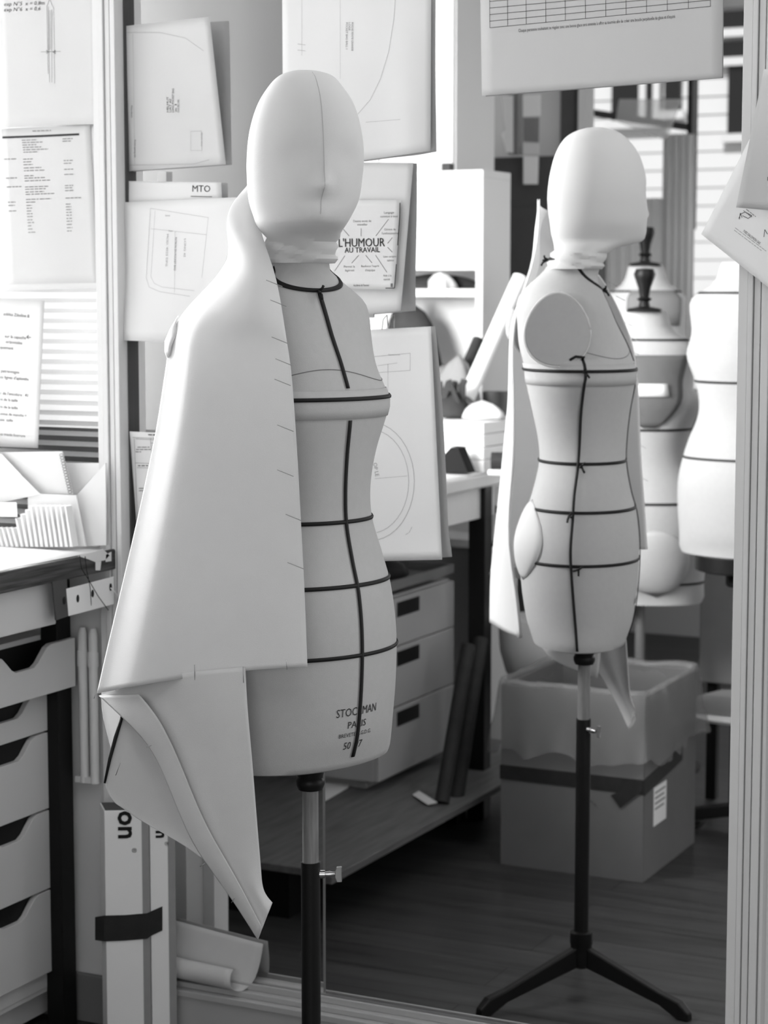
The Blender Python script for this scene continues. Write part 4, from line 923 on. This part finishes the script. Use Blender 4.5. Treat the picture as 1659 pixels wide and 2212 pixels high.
obj('folded_paper', MB().hexa([(sc0-.10, 1.97, zs+.002), (sc0+.1, 1.97, zs+.002), (sc0+.1, 2.1, zs+.002), (sc0-.07, 2.1, zs+.002)], [(sc0-.085, 1.98, zs+.05), (sc0+.1, 1.98, zs+.055), (sc0+.1, 2.09, zs+.055), (sc0-.05, 2.09, zs+.05)]), M['midgrey'], None, label='grey folded stack lying on the low stool', cat='paper')

# far end of the room and the house across the yard
WB = 5.0
wx0, wx1, wz0, wz1 = V(1216, 300, y=WB).x, .25, 1.05, 2.62
struct('wall_back', MB().box(-2.2, wx0, WB, WB+.12, 0, 2.9).box(wx1, 3.3, WB, WB+.12, 0, 2.9).box(wx0, wx1, WB, WB+.12, 0, wz0).box(wx0, wx1, WB, WB+.12, wz1, 2.9), M['wall'])
mb = MB()
for a, b2 in ((1216, 1246),): mb.box(V(a, 250, y=WB).x, V(b2, 250, y=WB).x, WB-.03, WB+.05, wz0, wz1)
struct('window_2', mb, M['dusk'], bevel=.003)
mb = MB().box(V(1256, 250, y=WB).x, V(1275, 250, y=WB).x, WB-.04, WB+.05, wz0, wz1).box(wx0, wx1, WB-.05, WB+.1, wz0-.03, wz0)
struct('trim_4', mb, M['white'], bevel=.003)
struct('trim_5', MB().box(V(1490, 250, y=WB).x, V(1500, 250, y=WB).x, WB-.03, WB+.05, 1.72, wz1), M['black'])
cu = thing('curtain', 'grey translucent-looking curtain hanging before the far window', 'curtain', (-1.1, 4.8, .9))
def drape(px0, px1, py0, py1, y, amp, n):
    xa, xb = V(px0, 400, y=y).x, V(px1, 400, y=y).x; za, zb2 = V(px0, py0, y=y).z, V(px0, py1, y=y).z
    return MB().grid([[(lerp(xa, xb, i/n), y+amp*math.sin(i*1.55), z) for i in range(n+1)] for z in (za, (za+zb2)/2, zb2)])
obj('drape', drape(1432, 1500, 292, 900, 4.82, .022, 18), M['curtain'], cu, smooth=180, solid=.002, recalc=False)
obj('drape', drape(1215, 1440, 432, 900, 4.86, .016, 40), M['curtain'], cu, smooth=180, solid=.002, recalc=False)
obj('film_sheet', MB().prism([V(x, y2, y=4.7) for x, y2 in ((1338, 214), (1473, 214), (1444, 298), (1432, 302), (1330, 262))], (0, .002, 0)), M['clear'], None, label='translucent film sheet hanging askew in the far window', cat='film')
obj('handrail', MB().beam(V(1240, 238, y=6.2), V(1500, 277, y=6.2), .03, .035), M['black'], None, label='dark sloping handrail outside the far window', cat='handrail')
# dark cupboard and notes at the left of the window
cp = thing('dark_cupboard', 'dark grey cupboard beyond the shelf unit, below the hanging notes', 'cupboard', (-1.7, 3.6, 0))
obj('body', MB().box(-2.08, -1.19, 3.42, 3.95, 0, V(1150, 338, y=3.42).z), M['dusk'], cp, bevel=.004)
obj('door', MB().box(-2.07, -1.20, 3.405, 3.42, .08, V(1150, 448, y=3.42).z), M['dusk'], cp, bevel=.004)
obj('grey_post', MB().box(V(1108, 300, y=3.40).x, V(1130, 300, y=3.40).x, 3.36, 3.40, V(1115, 338, y=3.40).z+.005, 2.6), M['midgrey'], None, label='grey upright standing on the dark cupboard', cat='post')
for q, lbl, m in (([(1084, 208), (1109, 206), (1109, 331), (1094, 328), (1084, 290), (1092, 280)], 'torn white note hanging left of the grey upright', 'paper'), ([(1130, 206), (1168, 204), (1168, 250), (1130, 252)], 'highest white note right of the grey upright', 'paper'), ([(1131, 254), (1165, 254), (1164, 308), (1131, 306)], 'grey printed note under the highest white one', 'midgrey'), ([(1131, 310), (1165, 310), (1165, 333), (1131, 333)], 'narrow pale note between the grey note and the white one', 'laminate'), ([(1131, 337), (1164, 338), (1162, 398), (1131, 398)], 'lowest white note, hanging before the dark cupboard', 'paper')):
    obj('hanging_note', MB().prism([V(x, y2, y=3.352) for x, y2 in q], (0, .002, 0)), M[m], None, label=lbl, cat='note', group='notes hung on the grey upright')
# house front outside
YF = 9.0
hs = thing('house_front', 'white boarded house front with dark windows across the yard', 'house', (-1.5, YF, 0))
mb = MB(); zz = 0
while zz < 4.2:
    mb.hexa([(-5.5, YF, zz), (2.5, YF, zz), (2.5, YF+.05, zz), (-5.5, YF+.05, zz)], [(-5.5, YF+.010, zz+.105), (2.5, YF+.010, zz+.105), (2.5, YF+.05, zz+.105), (-5.5, YF+.05, zz+.105)]); zz += .110
obj('siding', mb, M['siding'], hs)
def hwin(px0, px1, py0, py1, bars):
    a, b2 = V(px0, py1, y=YF-.02), V(px1, py0, y=YF-.02)
    w_ = obj('window', MB().box(a.x, b2.x, YF-.03, YF, a.z, b2.z), M['panedark'], hs)
    mb = MB().box(a.x-.03, b2.x+.03, YF-.06, YF-.01, a.z-.05, a.z)
    for x in bars:
        c = V(x, py1, y=YF-.02).x; mb.box(c-.022, c+.022, YF-.05, YF-.02, a.z, b2.z)
    obj('window_frame', mb, M['siding'], w_)
hwin(1322, 1432, 60, 262, (1390, 1420)); hwin(1436, 1474, 60, 240, ()); hwin(1572, 1640, 128, 290, ()); hwin(1555, 1640, -60, 64, ()); hwin(1555, 1640, 86, 126, ())
struct('ground_yard', MB().box(-6, 3.5, 5.3, 12, -.35, -.3), M['midgrey'])
MIR = False
